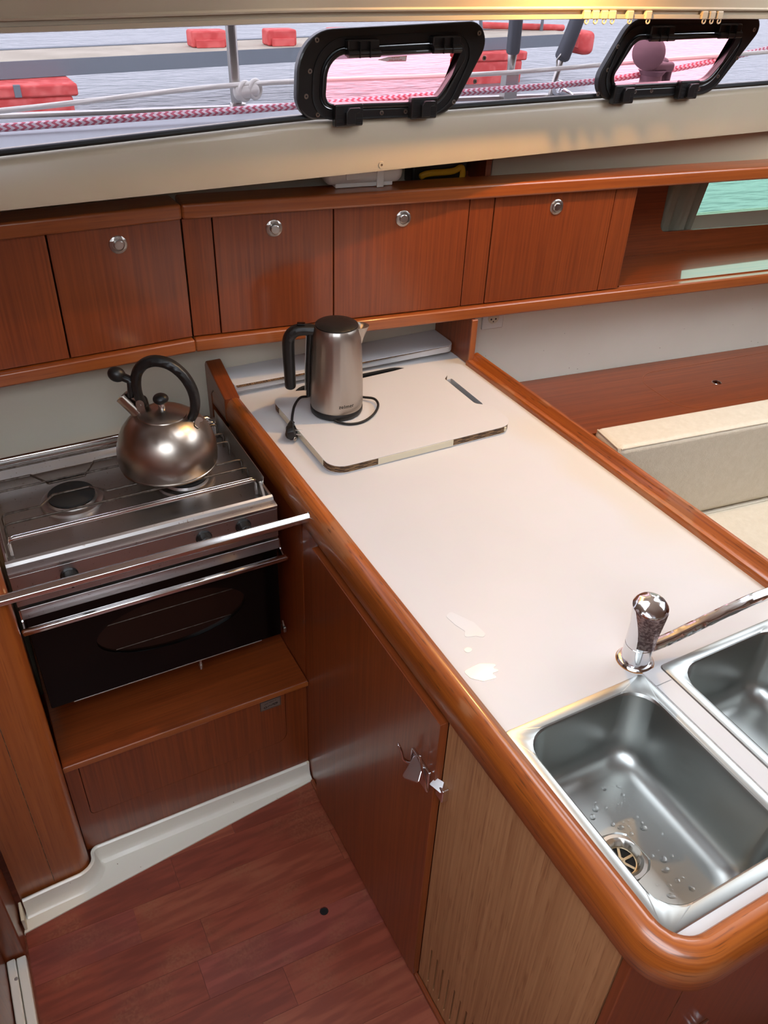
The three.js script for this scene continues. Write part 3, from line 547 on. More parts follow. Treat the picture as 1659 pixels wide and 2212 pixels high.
{ // stove
  const X0 = -0.042, X1 = 0.566;
  const t = thing('stove', 'stainless two-burner boat stove with a black glass oven door', 'stove');
  part('oven_body', bx(X0 + 0.014, X1 - 0.012, 0.545, 0.932, -1.975, -1.548, 0.004), M.black, t);
  const sx = (x0, x1, fn) => loft([x0, x1].map((x) => fn.map(([z, y]) => V(x, y, z))), { caps: true, crease: 0.5 });
  part('hob', [sx(X0, X1, [[-1.530, 0.946], [-1.5275, 0.955], [-1.532, 0.957], [-1.551, 0.9575], [-1.555, 0.964], [-1.561, 0.967], [-1.567, 0.964], [-1.572, 0.952], [-1.60, 0.942], [-1.93, 0.942], [-1.947, 0.955], [-1.96, 0.966], [-1.985, 0.966], [-1.985, 0.930], [-1.56, 0.930], [-1.545, 0.9455]]), bx(X0, X0 + 0.007, 0.93, 0.966, -1.985, -1.56, 0.002), bx(X1 - 0.007, X1, 0.93, 0.966, -1.985, -1.56, 0.002)], M.stoveSteel, t);
  part('control_panel', bx(X0, X1, 0.862, 0.9450, -1.548, -1.530, 0.001, 'x'), M.stoveSteel, t);
  each('hob_screw', [at(lathe([[0, 0.0012], [0.003, 0.001], [0.0045, 0]], 14), X0 + 0.02, 0.9455, -1.585), at(lathe([[0, 0.0012], [0.003, 0.001], [0.0045, 0]], 14), X1 - 0.02, 0.9455, -1.585)], M.steel, t);
  for (const [x, y] of [[0.076, 0.913], [0.381, 0.917], [0.478, 0.920]]) {
    const k = part('knob', at(lathe([[0, 0.026], [0.013, 0.026], [0.0152, 0.024], [0.0168, 0.004], [0.0195, 0.002], [0.0195, 0.0], [0, 0]], 28).rotateX(Math.PI / 2), x, y, -1.530), M.black, t);
    part('pointer_ridge', bx(x - 0.003, x + 0.003, y - 0.015, y + 0.015, -1.5045, -1.500, 0.001), M.black, k);
  }
  part('igniter_button', at(cyl(0.0042, 0.0042, 0.012, 16).rotateX(Math.PI / 2), -0.003, 0.902, -1.526), M.black, t);
  const win = Array.from({ length: 40 }, (_, k) => [0.285 + 0.185 * Math.cos(k / 40 * 6.28318), 0.690 + 0.078 * Math.sin(k / 40 * 6.28318)]);
  const d = part('oven_door', plateXY(roundPoly([[X0 + 0.008, 0.527, 0.004], [X1 - 0.004, 0.527, 0.004], [X1 - 0.004, 0.826, 0], [X0 + 0.008, 0.826, 0]]), -1.546, -1.534, [win], 0.001), M.blackGloss, t);
  part('door_window', plateXY(win, -1.546, -1.541), M.smoked, d);
  part('oven_rack', [bar(V(0.12, 0.728, -1.5405), V(0.45, 0.728, -1.5405), 0.0011), bar(V(0.14, 0.645, -1.5405), V(0.43, 0.645, -1.5405), 0.0009)], M.sooty, d);
  part('door_trim', [bx(X0 + 0.002, X1 + 0.002, 0.822, 0.852, -1.548, -1.531, 0.002, 'x'), bx(X0 + 0.06, X1 - 0.06, 0.524, 0.5275, -1.546, -1.534, 0.001, 'x')], M.stoveSteel, d);
  part('door_handle', [rod([[X0 - 0.001, 0.808, -1.507], [X1 + 0.008, 0.808, -1.507]], 0.0085, 0.0085, { seg: 18 }), plateZY(roundPoly([[-1.533, 0.850, 0], [-1.530, 0.822, 0.01], [-1.509, 0.815, 0], [-1.509, 0.803, 0], [-1.535, 0.812, 0]]), X0, X0 + 0.003), plateZY(roundPoly([[-1.533, 0.850, 0], [-1.530, 0.822, 0.01], [-1.509, 0.815, 0], [-1.509, 0.803, 0], [-1.535, 0.812, 0]]), X1 + 0.001, X1 + 0.004)], M.chrome, d);
  part('gimbal_latch', [bar(V(0.338, 0.526, -1.545), V(0.338, 0.500, -1.545), 0.004), at(cyl(0.0055, 0.004, 0.016, 12), 0.338, 0.493, -1.545)], M.steel, t);
  part('side_catch', [bx(X1 + 0.002, X1 + 0.010, 0.53, 0.548, -1.55, -1.53, 0.002), bar(V(X1 + 0.006, 0.548, -1.54), V(X1 + 0.004, 0.566, -1.54), 0.0025)], M.steel, t);
  // burners
  for (const [bxx, bz] of [[0.135, -1.772], [0.405, -1.742]]) {
    const b = part('burner', at(lathe([[0.074, 0.0], [0.072, 0.006], [0.062, 0.009], [0.058, 0.008], [0.055, 0.014], [0.0, 0.014]], 40), bxx, 0.942, bz), M.stoveSteel, t);
    part('burner_cap', at(lathe([[0.0, 0.0245], [0.050, 0.0235], [0.054, 0.0215], [0.054, 0.016], [0.050, 0.0145], [0, 0.0145]], 40), bxx, 0.942, bz), M.castIron, b);
  }
  // pan rack: wire rods with bent-down ends
  const Y = 0.986, xl = -0.024, xr = 0.545;
  const rack = (z, mid, r = 0.0028) => rod([[xl, 0.945, z], [xl, Y - 0.01, z], [xl + 0.003, Y - 0.002, z], [xl + 0.012, Y, z], ...mid, [xr - 0.012, Y, z], [xr - 0.003, Y - 0.002, z], [xr, Y - 0.01, z], [xr, 0.945, z]], r, r, { seg: 8 });
  const bend = (z, x0, dz, w) => [[x0 - w, Y, z], [x0 - w * 0.55, Y, z + dz], [x0 + w * 0.55, Y, z + dz], [x0 + w, Y, z]];
  part('pan_rack', rack(-1.909, []), M.sooty, t);
  part('pan_rack', rack(-1.856, [...bend(-1.856, 0.135, 0.055, 0.075), ...bend(-1.856, 0.405, 0.055, 0.075)]), M.sooty, t);
  part('pan_rack', rack(-1.811, []), M.sooty, t);
  part('pan_rack', rack(-1.713, [...bend(-1.713, 0.135, -0.035, 0.075), ...bend(-1.713, 0.405, -0.035, 0.075)]), M.sooty, t);
  part('pan_rack', rack(-1.671, []), M.sooty, t);
  part('front_rail', [rack(-1.611, [], 0.0045), rack(-1.621, [], 0.0025)], M.chrome, t);
  part('back_rail', [rod([[xl, 0.95, -1.945], [xl, 0.98, -1.945], [xl + 0.015, 0.99, -1.945], [xr - 0.015, 0.99, -1.945], [xr, 0.98, -1.945], [xr, 0.95, -1.945]], 0.007, 0.007, { seg: 12 }), rack(-1.925, [], 0.003)], M.chrome, t);
  part('side_guard', [plateZY([[-1.955, 0.945], [-1.605, 0.945], [-1.585, 1.006], [-1.955, 1.006]], X1 - 0.011, X1 - 0.0095), plateZY([[-1.60, 0.95], [-1.572, 0.955], [-1.60, 0.985]], X1 - 0.018, X1 - 0.012)], M.steel, t);
  part('side_guard', [plateZY([[-1.955, 0.945], [-1.605, 0.945], [-1.585, 1.0], [-1.955, 1.0]], X0 + 0.0075, X0 + 0.009)], M.steel, t);
}
{
  const t = thing('grab_bar', 'polished steel tube spanning in front of the stove', 'grab bar');
  part('tube', rod([[-0.70, 0.996, -1.400], [0.592, 0.996, -1.400]], 0.0115, 0.0115, { seg: 24, round: false }), M.chrome, t);
  part('end_flange', at(lathe([[0.0, 0.0], [0.016, 0.0], [0.016, 0.003], [0.0125, 0.007], [0.0, 0.007]], 28).rotateZ(Math.PI / 2), 0.5995, 0.996, -1.400), M.chrome, t);
}
{ // stove kettle
  const t = thing('stove_kettle', 'dull steel whistling kettle with a black arched handle on the stove', 'kettle', [0.376, 0.9888, -1.769], rad(-33));
  part('body', lathe([[0.0, 0.0], [0.110, 0.0], [0.1165, 0.003], [0.1185, 0.008], [0.117, 0.0095], [0.1200, 0.013], [0.1215, 0.03], [0.1195, 0.055], [0.1135, 0.078], [0.103, 0.100], [0.089, 0.118], [0.072, 0.1315], [0.060, 0.1375], [0.0575, 0.1385], [0.0575, 0.130], [0, 0.13]], 64), M.kettleSteel, t);
  const lid = part('lid', lathe([[0.0565, 0.1345], [0.0585, 0.1385], [0.0575, 0.1405], [0.050, 0.1445], [0.034, 0.1500], [0.016, 0.1540], [0.0, 0.1548]], 48), M.kettleSteel, t);
  part('knob_stem', at(cyl(0.0075, 0.0085, 0.016, 20), 0, 0.161, 0), M.chrome, lid);
  const kg = new THREE.SphereGeometry(0.0185, 24, 16); kg.scale(1, 0.72, 1); part('knob', at(kg, 0, 0.178, 0), M.black, lid);
  part('spout', lathe([[0.0185, -0.03], [0.0168, 0.03], [0.0165, 0.058], [0.0145, 0.058], [0.0145, 0.02]], 24).rotateZ(rad(42)).translate(-0.056, 0.134, 0), M.kettleSteel, t);
  part('handle', rod([[-0.046, 0.158, 0], [-0.054, 0.185, 0], [-0.055, 0.212, 0], [-0.048, 0.242, 0], [-0.028, 0.266, 0], [0.0, 0.276, 0], [0.032, 0.270, 0], [0.060, 0.247, 0], [0.078, 0.213, 0], [0.083, 0.18, 0], [0.079, 0.152, 0], [0.070, 0.132, 0]], (s) => 0.0105 + 0.003 * Math.sin(s * 3.14), (s) => 0.0125 + 0.002 * Math.sin(s * 3.14), { smooth: 44, seg: 16, side: [0, 0, 1] }), M.black, t);
  const lev = new THREE.SphereGeometry(0.0195, 24, 16); lev.scale(1.08, 0.92, 0.9); lev.rotateZ(-0.3);
  part('whistle_lever', [at(lev, -0.098, 0.234, 0), rod([[-0.085, 0.229, 0], [-0.068, 0.222, 0], [-0.056, 0.20, 0]], 0.010, 0.011, { side: [0, 0, 1] }), rod([[-0.066, 0.222, 0], [-0.068, 0.198, 0], [-0.070, 0.182, 0]], 0.009, 0.012, { side: [0, 0, 1] })], M.black, t);
  part('lever_cheek', [plateXY(roundPoly([[-0.055, 0.125, 0.006], [-0.034, 0.125, 0.006], [-0.038, 0.178, 0.012], [-0.058, 0.176, 0.012]]), 0.0125, 0.014), plateXY(roundPoly([[-0.055, 0.125, 0.006], [-0.034, 0.125, 0.006], [-0.038, 0.178, 0.012], [-0.058, 0.176, 0.012]]), -0.014, -0.0125), bar(V(-0.047, 0.164, -0.016), V(-0.047, 0.164, 0.016), 0.0032), plateXY(roundPoly([[-0.078, 0.172, 0.004], [-0.066, 0.172, 0.004], [-0.064, 0.192, 0.006], [-0.078, 0.192, 0.006]]), -0.013, -0.0115)], M.steel, t);
  // spreading foot of the handle, following the shell
  const foot = plateXY(roundPoly([[-0.022, -0.006, 0.006], [-0.012, -0.007, 0.006], [0, -0.001, 0.01], [0.012, -0.007, 0.006], [0.022, -0.006, 0.006], [0.021, 0.006, 0.006], [0.008, 0.010, 0.008], [-0.008, 0.010, 0.008], [-0.021, 0.006, 0.006]]), -0.0012, 0.0012, [], 0.0005);
  foot.rotateX(rad(-48)); foot.rotateY(Math.PI / 2); foot.translate(0.0865, 0.1215, 0);
  part('handle_foot', [foot, plateXY(roundPoly([[-0.010, -0.002, 0.003], [0.006, -0.002, 0.003], [0.002, 0.016, 0.004], [-0.008, 0.016, 0.004]]), -0.008, 0.008).translate(0.074, 0.122, 0)], M.steel, t);
}
{ // electric kettle
  const t = thing('electric_kettle', 'tall brushed-steel electric kettle with black handle on the lid board', 'kettle', [0.846, 1.0232, -1.789], rad(-25.2));
  part('body', lathe([[0.0690, 0.0195], [0.0700, 0.024], [0.0706, 0.036], [0.0702, 0.07], [0.0685, 0.12], [0.0660, 0.17], [0.0638, 0.205], [0.0622, 0.222], [0.0600, 0.2345], [0.0575, 0.2415], [0.0560, 0.244], [0.054, 0.244], [0.054, 0.23]], 64), M.brushedK || (M.brushedK = std({ color: 0xb2aaa2, metalness: 1, roughness: 0.36 })), t);
  part('lid', lathe([[0.0555, 0.2425], [0.0550, 0.2465], [0.0500, 0.2495], [0.030, 0.2515], [0.0, 0.2520]], 48), M.black, t);
  part('power_base', lathe([[0.0, 0.0], [0.060, 0.0], [0.068, 0.002], [0.0705, 0.007], [0.0708, 0.0165], [0.0695, 0.0195], [0.0, 0.0195]], 56), M.black, t);
  const h = part('handle', [rod([[-0.052, 0.229, 0], [-0.085, 0.230, 0], [-0.103, 0.227, 0], [-0.117, 0.216, 0], [-0.1235, 0.199, 0], [-0.1245, 0.175, 0], [-0.1235, 0.12, 0], [-0.1225, 0.070, 0]], (s) => 0.0145 + 0.0015 * Math.sin(s * 3), 0.0155, { smooth: 40, seg: 18, side: [0, 0, 1] }), rod([[-0.066, 0.232, 0], [-0.071, 0.17, 0], [-0.0735, 0.11, 0], [-0.0745, 0.046, 0]], (s) => 0.0095 - 0.0025 * s, 0.0135, { smooth: 16, seg: 14, side: [0, 0, 1] })], M.black, t);
  const b = bx(-0.101, -0.080, 0.2435, 0.2475, -0.008, 0.008, 0.0018); part('lid_button', b, M.blackGloss, h);
  part('water_gauge', rod([[-0.0778, 0.215, 0.002], [-0.0822, 0.12, 0.002], [-0.0835, 0.06, 0.002]], 0.0014, 0.005, { side: [0, 0, 1] }), M.whitePlastic, t);
  { // pouring lip
    const rings = [];
    for (const [y, reach, half] of [[0.195, 0.0655, 0.004], [0.21, 0.069, 0.011], [0.228, 0.076, 0.018], [0.244, 0.0825, 0.023]]) rings.push(Array.from({ length: 13 }, (_, k) => { const a = (k / 12 - 0.5) * Math.PI; return V(0.056 + (reach - 0.056) * Math.cos(a), y, half * Math.sin(a)); }));
    rings.push(rings[3].map((p) => V(0.053 + (p.x - 0.056) * 0.9, 0.2435, p.z * 0.92)), rings[2].map((p) => V(0.05 + (p.x - 0.056) * 0.8, 0.226, p.z * 0.85)));
    part('pouring_lip', loft(rings, { closed: false }), M.brushedK, t);
  }
  const font = await new FontLoader().loadAsync('fonts/droid/droid_sans_bold.typeface.json');
  const tg = new TextGeometry('zelmer', { font, size: 0.0098, depth: 0.0006, curveSegments: 4, bevelEnabled: false });
  tg.computeBoundingBox(); const bb = tg.boundingBox, k = 0.042 / (bb.max.x - bb.min.x), tp = tg.attributes.position;
  for (let i = 0; i < tp.count; i++) { const a = rad(22) + (tp.getX(i) * k - 0.021) / 0.0705, r = 0.0702 + tp.getZ(i), y = 0.040 + tp.getY(i) * 0.92; tp.setXYZ(i, r * Math.sin(a), y, r * Math.cos(a)); }
  tg.computeVertexNormals();
  part('lettering', tg, M.black, t, 'black maker lettering');
  const onBoard = (l) => l.map((p) => V(...p));
  const cord = rod(onBoard([[0.808, 1.033, -1.740], [0.815, 1.0285, -1.722], [0.835, 1.0275, -1.700], [0.860, 1.0275, -1.692], [0.890, 1.028, -1.697], [0.925, 1.032, -1.716], [0.952, 1.036, -1.748], [0.957, 1.036, -1.782], [0.94, 1.033, -1.805], [0.915, 1.029, -1.83], [0.87, 1.0275, -1.875], [0.825, 1.029, -1.885], [0.795, 1.036, -1.870], [0.772, 1.041, -1.862], [0.744, 1.037, -1.836], [0.722, 1.030, -1.80], [0.708, 1.022, -1.772]]), 0.0034, 0.0034, { smooth: 110, seg: 10 });
  part('cord', intoFrame(cord, t), M.rubber, t);
  // angled plug lying on the worktop beside the lid
  const pl = [rod([[0.708, 1.024, -1.774], [0.699, 1.026, -1.757], [0.690, 1.024, -1.738], [0.684, 1.020, -1.722]], (s) => 0.006 + 0.009 * s, (s) => 0.006 + 0.0085 * s, { seg: 14 }), lathe([[0, 0.0], [0.017, 0.0], [0.0195, 0.003], [0.0200, 0.016], [0.0192, 0.020], [0.015, 0.0205], [0.0145, 0.014], [0, 0.014]], 28).rotateZ(rad(-72)).rotateY(rad(-28)).translate(0.681, 1.0195, -1.733)];
  for (let r = 0; r < 4; r++) { const g = new THREE.TorusGeometry(0.0062 + r * 0.0006, 0.0014, 6, 16); g.lookAt(V(-0.35, -0.15, 0.6)); pl.push(at(g, 0.708 - 0.0035 * r, 1.0235 - 0.0012 * r, -1.772 + 0.006 * r)); }
  const plug = part('plug', intoFrame(merge(pl), t), M.black, t);
  part('plug_pin', intoFrame(merge([rod([[0.692, 1.022, -1.718], [0.716, 1.017, -1.706]], 0.0023, 0.0023), rod([[0.697, 1.024, -1.734], [0.722, 1.0205, -1.722]], 0.0023, 0.0023), new THREE.TorusGeometry(0.0045, 0.0018, 8, 16).rotateY(0.6).translate(0.690, 1.0125, -1.7085)]), t), M.steel, plug);
}

// ---------- lockers along the hull ----------
function knobOn(door, x, y, out) {
  const k = part('push_knob', at(lathe([[0.0, 0.0], [0.0215, 0.0], [0.0215, 0.002], [0.0185, 0.0045], [0.0145, 0.005], [0.0135, 0.0025], [0.0, 0.0025]], 36).rotateX(Math.PI / 2), x, y, 0.0), M.brushed, door);
  part('knob_button', at(lathe([[0.0, out], [0.010, out], [0.0118, out - 0.0015], [0.0118, 0.001], [0, 0.001]], 28).rotateX(Math.PI / 2), x, y, 0.0), M.steel, k);
}
{
  const t = thing('overhead_locker', 'mahogany locker row above the stove with two flat doors', 'locker', LF.pos, LF.turn);
  part('lower_rail', bx(-1.55, 0.0, 1.148, 1.183, -0.085, 0.019, 0.006, 'x'), M.solid, t);
  part('upper_rail', bx(-1.55, 0.0, 1.496, 1.534, -0.078, 0.019, 0.008, 'x'), M.solid, t);
  part('carcass', [bx(-1.55, -0.002, 1.15, 1.18, -0.09, -0.03, 0), bx(-1.55, -0.002, 1.18, 1.52, -0.09, -0.08, 0), bx(-1.55, -0.002, 1.490, 1.506, -0.20, -0.078, 0)], M.veneer, t);
  const d1 = part('door', bx(-0.3165, -0.0015, 1.186, 1.4935, -0.018, 0, 0.0015), M.veneer, t); knobOn(d1, -0.159, 1.451, 0.008);
  part('door', bx(-0.80, -0.3205, 1.186, 1.4935, -0.018, 0, 0.0015), M.veneer, t);
  part('stile', bx(-1.55, -0.804, 1.186, 1.4935, -0.018, -0.001, 0.0015), M.veneer, t);
}
{
  const t = thing('overhead_locker', 'long mahogany locker row behind the counter with three doors and open shelf', 'locker', RF.pos, RF.turn);
  const a = -0.843, b = 2.75;
  part('lower_rail', bx(a, b, 1.148, 1.183, -0.085, 0.019, 0.006, 'x'), M.solid, t);
  part('upper_rail', bx(a, b, 1.496, 1.534, -0.078, 0.019, 0.008, 'x'), M.solid, t);
  for (const [s0, s1] of [[a + 0.001, -0.7695], [-0.0525, 0.0225], [0.4245, 0.499]]) part('stile', bx(s0, s1, 1.186, 1.4935, -0.018, -0.001, 0.0015), M.veneer, t);
  for (const [s0, s1, k, o] of [[-0.7665, -0.4515, -0.611, 0.016], [-0.4485, -0.0555, -0.252, 0.0075], [0.0255, 0.4215, 0.226, 0.0065]]) knobOn(part('door', bx(s0, s1, 1.186, 1.4935, -0.018, 0, 0.0015), M.veneer, t), k, 1.455, o);
  part('carcass', [bx(a, 0.50, 1.18, 1.52, -0.20, -0.19, 0), bx(a, b, 1.152, 1.180, -0.21, -0.06, 0, 'x'), bx(a, b, 1.490, 1.506, -0.285, -0.078, 0, 'x')], M.veneer, t);
  part('end_board', bx(0.499, 0.513, 1.18, 1.49, -0.256, -0.019, 0.001), M.veneer, t);
  part('open_shelf', bx(0.513, b, 1.17, 1.187, -0.256, -0.012, 0.001, 'x'), M.shelf || (M.shelf = std({ map: M.veneer.map, roughness: 0.35, clearcoat: 1.0, clearcoatRoughness: 0.05 })), t);
  const cut = roundPoly([[0.825, 1.262, 0.03], [2.4, 1.238, 0.1], [2.4, 1.488, 0.1], [0.82, 1.488, 0.03]], 8);
  part('shelf_back', plateXY([[0.513, 1.187], [b, 1.187], [b, 1.49], [0.513, 1.49]], -0.266, -0.256, [cut], 0, 'x'), M.veneer, t);
  part('shelf_divider', bx(0.028, 0.046, 1.506, 1.60, -0.26, -0.082, 0.002), M.veneer, t);
}
{ // stowed on top of the locker row
  const t = thing('white_case', 'long white plastic case stowed on the locker top', 'case', [1.035, 1.5345, -2.035], RF.turn);
  part('shell', bx(-0.11, 0.11, 0.006, 0.060, -0.03, 0.03, 0.024), M.whitePlastic, t);
  each('clip', [bx(-0.055, -0.02, 0.022, 0.06, 0.029, 0.034, 0.002), bx(0.03, 0.05, 0.0, 0.055, 0.029, 0.034, 0.002), bx(-0.08, 0.08, 0.0, 0.014, -0.02, 0.02, 0.003)], M.whitePlastic, t);
  const c = thing('tool_case', 'black tool case with a yellow handle on the locker top', 'tool case', [1.30, 1.5065, -2.095], RF.turn);
  part('shell', bx(-0.085, 0.085, 0.0, 0.085, -0.035, 0.03, 0.008), M.black, c);
  part('carry_handle', [rod([[-0.06, 0.026, 0.034], [-0.045, 0.032, 0.036], [0.04, 0.036, 0.036], [0.062, 0.044, 0.036], [0.068, 0.03, 0.036], [0.066, 0.006, 0.034]], 0.009, 0.006, { smooth: 24, seg: 10 })], M.yellow, c);
  each('case_catch', [bx(-0.03, -0.022, 0.006, 0.012, 0.03, 0.0325, 0.0005), bx(0.022, 0.03, 0.006, 0.012, 0.03, 0.0325, 0.0005)], M.yellow, c);
}
{ // curtain in the hull port
  const t = thing('port_curtain', 'grey-green curtain gathered at the hull port behind the open shelf', 'curtain', RF.pos, RF.turn);
  const rows = []; for (let j = 0; j <= 8; j++) { const y = 1.22 + j * 0.05, r = [], w = 0.20 + 0.05 * (j / 8); for (let i = 0; i <= 48; i++) { const s = i / 48; r.push(V(0.79 + w * s + 0.02 * (j / 8) * s, y, -0.297 + 0.012 * Math.sin(s * 19 + 0.4 * j / 8) + 0.006 * Math.sin(s * 41))); } const back = r.slice().reverse().map((p) => p.clone().add(V(0, 0, -0.003))); rows.push([...r, ...back]); }
  part('cloth', loft(rows, { caps: false, crease: 1.2 }), M.curtain, t);
}
{
  const t = thing('wall_socket', 'white power socket on the hull panel under the locker rail', 'socket', [RF.pos[0], 0, RF.pos[2]], RF.turn);
  part('plate', bx(0.082, 0.158, 1.052, 1.128, -0.11, -0.100, 0.004), M.whitePlastic, t);
  part('socket_well', [at(cyl(0.0195, 0.0195, 0.002, 28).rotateX(Math.PI / 2), 0.120, 1.090, -0.0995)], M.ivory, t);
  part('contact_hole', [at(cyl(0.003, 0.003, 0.002, 12).rotateX(Math.PI / 2), 0.112, 1.086, -0.099), at(cyl(0.003, 0.003, 0.002, 12).rotateX(Math.PI / 2), 0.128, 1.086, -0.099), at(cyl(0.002, 0.002, 0.003, 12).rotateX(Math.PI / 2), 0.120, 1.078, -0.099)], M.black, t);
}

// ---------- settee beyond the counter ----------
{
  const t = thing('settee_locker_top', 'brown wooden locker top behind the settee back with a finger-hole hatch', 'locker top', RF.pos, RF.turn);
  const lidP = roundPoly([[0.665, -0.035, 0.09], [1.45, -0.06, 0.09], [1.40, 0.235, 0.05], [0.68, 0.235, 0.08]], 8), grow = lidP.map((p) => [p[0] + (p[0] > 1.05 ? 0.002 : -0.002), p[1] + (p[1] > 0.1 ? 0.002 : -0.002)]);
  const ring = (r) => Array.from({ length: 20 }, (_, i) => [0.925 + r * Math.cos(i / 20 * 6.2832), 0.098 + r * Math.sin(i / 20 * 6.2832)]);
  part('board', plateXZ([[0.03, -0.107], [2.75, -0.107], [2.75, 0.275], [0.296, 0.275], [0.296, 0.50], [0.07, 0.50]], 0.820, 0.840, [grow]), M.veneer, t);
  const lid = part('hatch_lid', plateXZ(lidP, 0.822, 0.840, [ring(0.0135)], 0.0008), M.veneer, t);
  part('hatch_edge', loft([lidP.map((p) => V(p[0], 0.8405, p[1])), grow.map((p) => V(p[0], 0.8405, p[1]))], {}), M.solid, lid);
  part('finger_ring', at(lathe([[0.0130, -0.01], [0.0130, 0.001], [0.0145, 0.0018], [0.0165, 0.001], [0.017, 0.0]], 28), 0.925, 0.840, 0.098), M.chrome, lid);
  part('lid_hole_shade', bx(0.62, 1.5, 0.77, 0.785, -0.09, 0.26, 0), M.holeShade, t);  // black sheet painting shade under the finger ring
  const c = thing('backrest_cushion', 'cream vinyl backrest cushion of the settee', 'cushion', RF.pos, RF.turn);
  part('cover', bx(0.30, 2.75, 0.545, 0.868, 0.282, 0.420, 0.022), M.vinyl, c);
  part('piping', [rod([[0.31, 0.862, 0.414], [2.74, 0.862, 0.414]], 0.003, 0.003), rod([[0.304, 0.864, 0.296], [0.303, 0.862, 0.41], [0.303, 0.80, 0.417], [0.303, 0.56, 0.417]], 0.003, 0.003)], M.vinyl, c);
  const s = thing('seat_cushion', 'cream vinyl seat cushion of the settee', 'cushion', RF.pos, RF.turn);
  part('cover', bx(0.20, 2.75, 0.422, 0.544, 0.30, 1.02, 0.02), M.vinyl, s);
  part('piping', rod([[0.31, 0.545, 0.425], [2.74, 0.545, 0.425]], 0.003, 0.003), M.vinyl, s);
  const b = thing('settee_box', 'mahogany base box under the settee seat', 'settee', RF.pos, RF.turn);
  part('front_panel', bx(0.20, 2.75, 0.0, 0.42, 0.43, 1.0, 0.004, 'x'), M.veneer, b);
  part('back_panel', bx(0.30, 2.75, 0.42, 0.818, 0.255, 0.278, 0.002, 'x'), M.veneer, b);
}

// ---------- opening hatches in the cabin window ----------
function hatch(label, outer, inner, hinges, latches, screws) {
  const t = thing('opening_hatch', label, 'hatch', [0, 0, 0], 0, 'opening hatches in the cabin window');
  const O = roundPoly(outer, 10), I = roundPoly(inner, 8);
  const cx = inner.reduce((s, p) => s + p[0], 0) / 4, cy = inner.reduce((s, p) => s + p[1], 0) / 4;
  const grow = (pts, d) => pts.map((p, i) => { const [sx, sy] = [[-1, -1], [1, -1], [1, 1], [-1, 1]][i]; return [p[0] + sx * d, p[1] + sy * d, (p[2] || 0) + d]; });
  part('outer_frame', plateXY(O, -1.902, -1.880, [roundPoly(grow(inner, 0.012), 8)], 0.004), M.frame || (M.frame = std({ color: 0x141415, roughness: 0.38, clearcoat: 0.25 })), t);
  part('sash', plateXY(roundPoly(grow(inner, 0.011), 8), -1.900, -1.874, [I], 0.003), M.frame, t);
  part('seal', plateXY(roundPoly(grow(inner, 0.034), 8), -1.8815, -1.8775, [roundPoly(grow(inner, 0.030), 8)], 0), M.rubber, t);
  part('hatch_pane', plateXY(I, -1.893, -1.889), M.pinkPane, t, 'pink tinted pane');
  for (const [x, y, w] of hinges) {
    const h = part('hinge', [bx(x - w / 2, x + w / 2, y - 0.017, y + 0.017, -1.882, -1.862, 0.004), rod([[x - w / 2, y - 0.010, -1.862], [x + w / 2, y - 0.010, -1.862]], 0.0085, 0.0085, { round: false })], M.frame, t);
    each('hinge_knuckle', [bx(x - w * 0.17, x - w * 0.15, y - 0.018, y + 0.014, -1.872, -1.8527, 0), bx(x + w * 0.15, x + w * 0.17, y - 0.018, y + 0.014, -1.872, -1.8527, 0)], M.rubber, h);
  }
  part('hinge_bar', rod([[hinges[0][0], hinges[0][1] - 0.012, -1.868], [hinges[1][0], hinges[1][1] - 0.012, -1.868]], 0.005, 0.005), M.frame, t);
  for (const [x, y] of latches) {
    const l = part('latch', [bx(x - 0.036, x + 0.036, y - 0.024, y + 0.024, -1.882, -1.862, 0.004)], M.frame, t);
    const rib = []; for (let k = 0; k < 4; k++) for (const sx of [-1, 1]) rib.push(bx(x + sx * 0.024 - 0.007, x + sx * 0.024 + 0.007, y - 0.018 + k * 0.010, y - 0.0165 + k * 0.010, -1.8625, -1.8605, 0));
    each('latch_rib', rib, M.rubber, l);
    part('latch_lever', plateXY(roundPoly([[x - 0.012, y - 0.018, 0.002], [x + 0.012, y - 0.018, 0.002], [x + 0.012, y + 0.004, 0.002], [x + 0.024, y + 0.008, 0.002], [x + 0.024, y + 0.017, 0.003], [x - 0.004, y + 0.017, 0.008], [x - 0.012, y + 0.008, 0.004]]), -1.864, -1.852, [], 0.0015), M.frame, l);
  }
  for (const [x, y] of screws) {
    const s = part('screw', at(lathe([[0.0021, 0.0005], [0.0024, 0.0014], [0.005, 0.0012], [0.0056, 0.0]], 18).rotateX(Math.PI / 2), x, y, -1.880), M.steel, t);
    part('screw_socket', at(cyl(0.0022, 0.0022, 0.0006, 10).rotateX(Math.PI / 2), x, y, -1.8796), M.black, s);
  }
  return t;
}
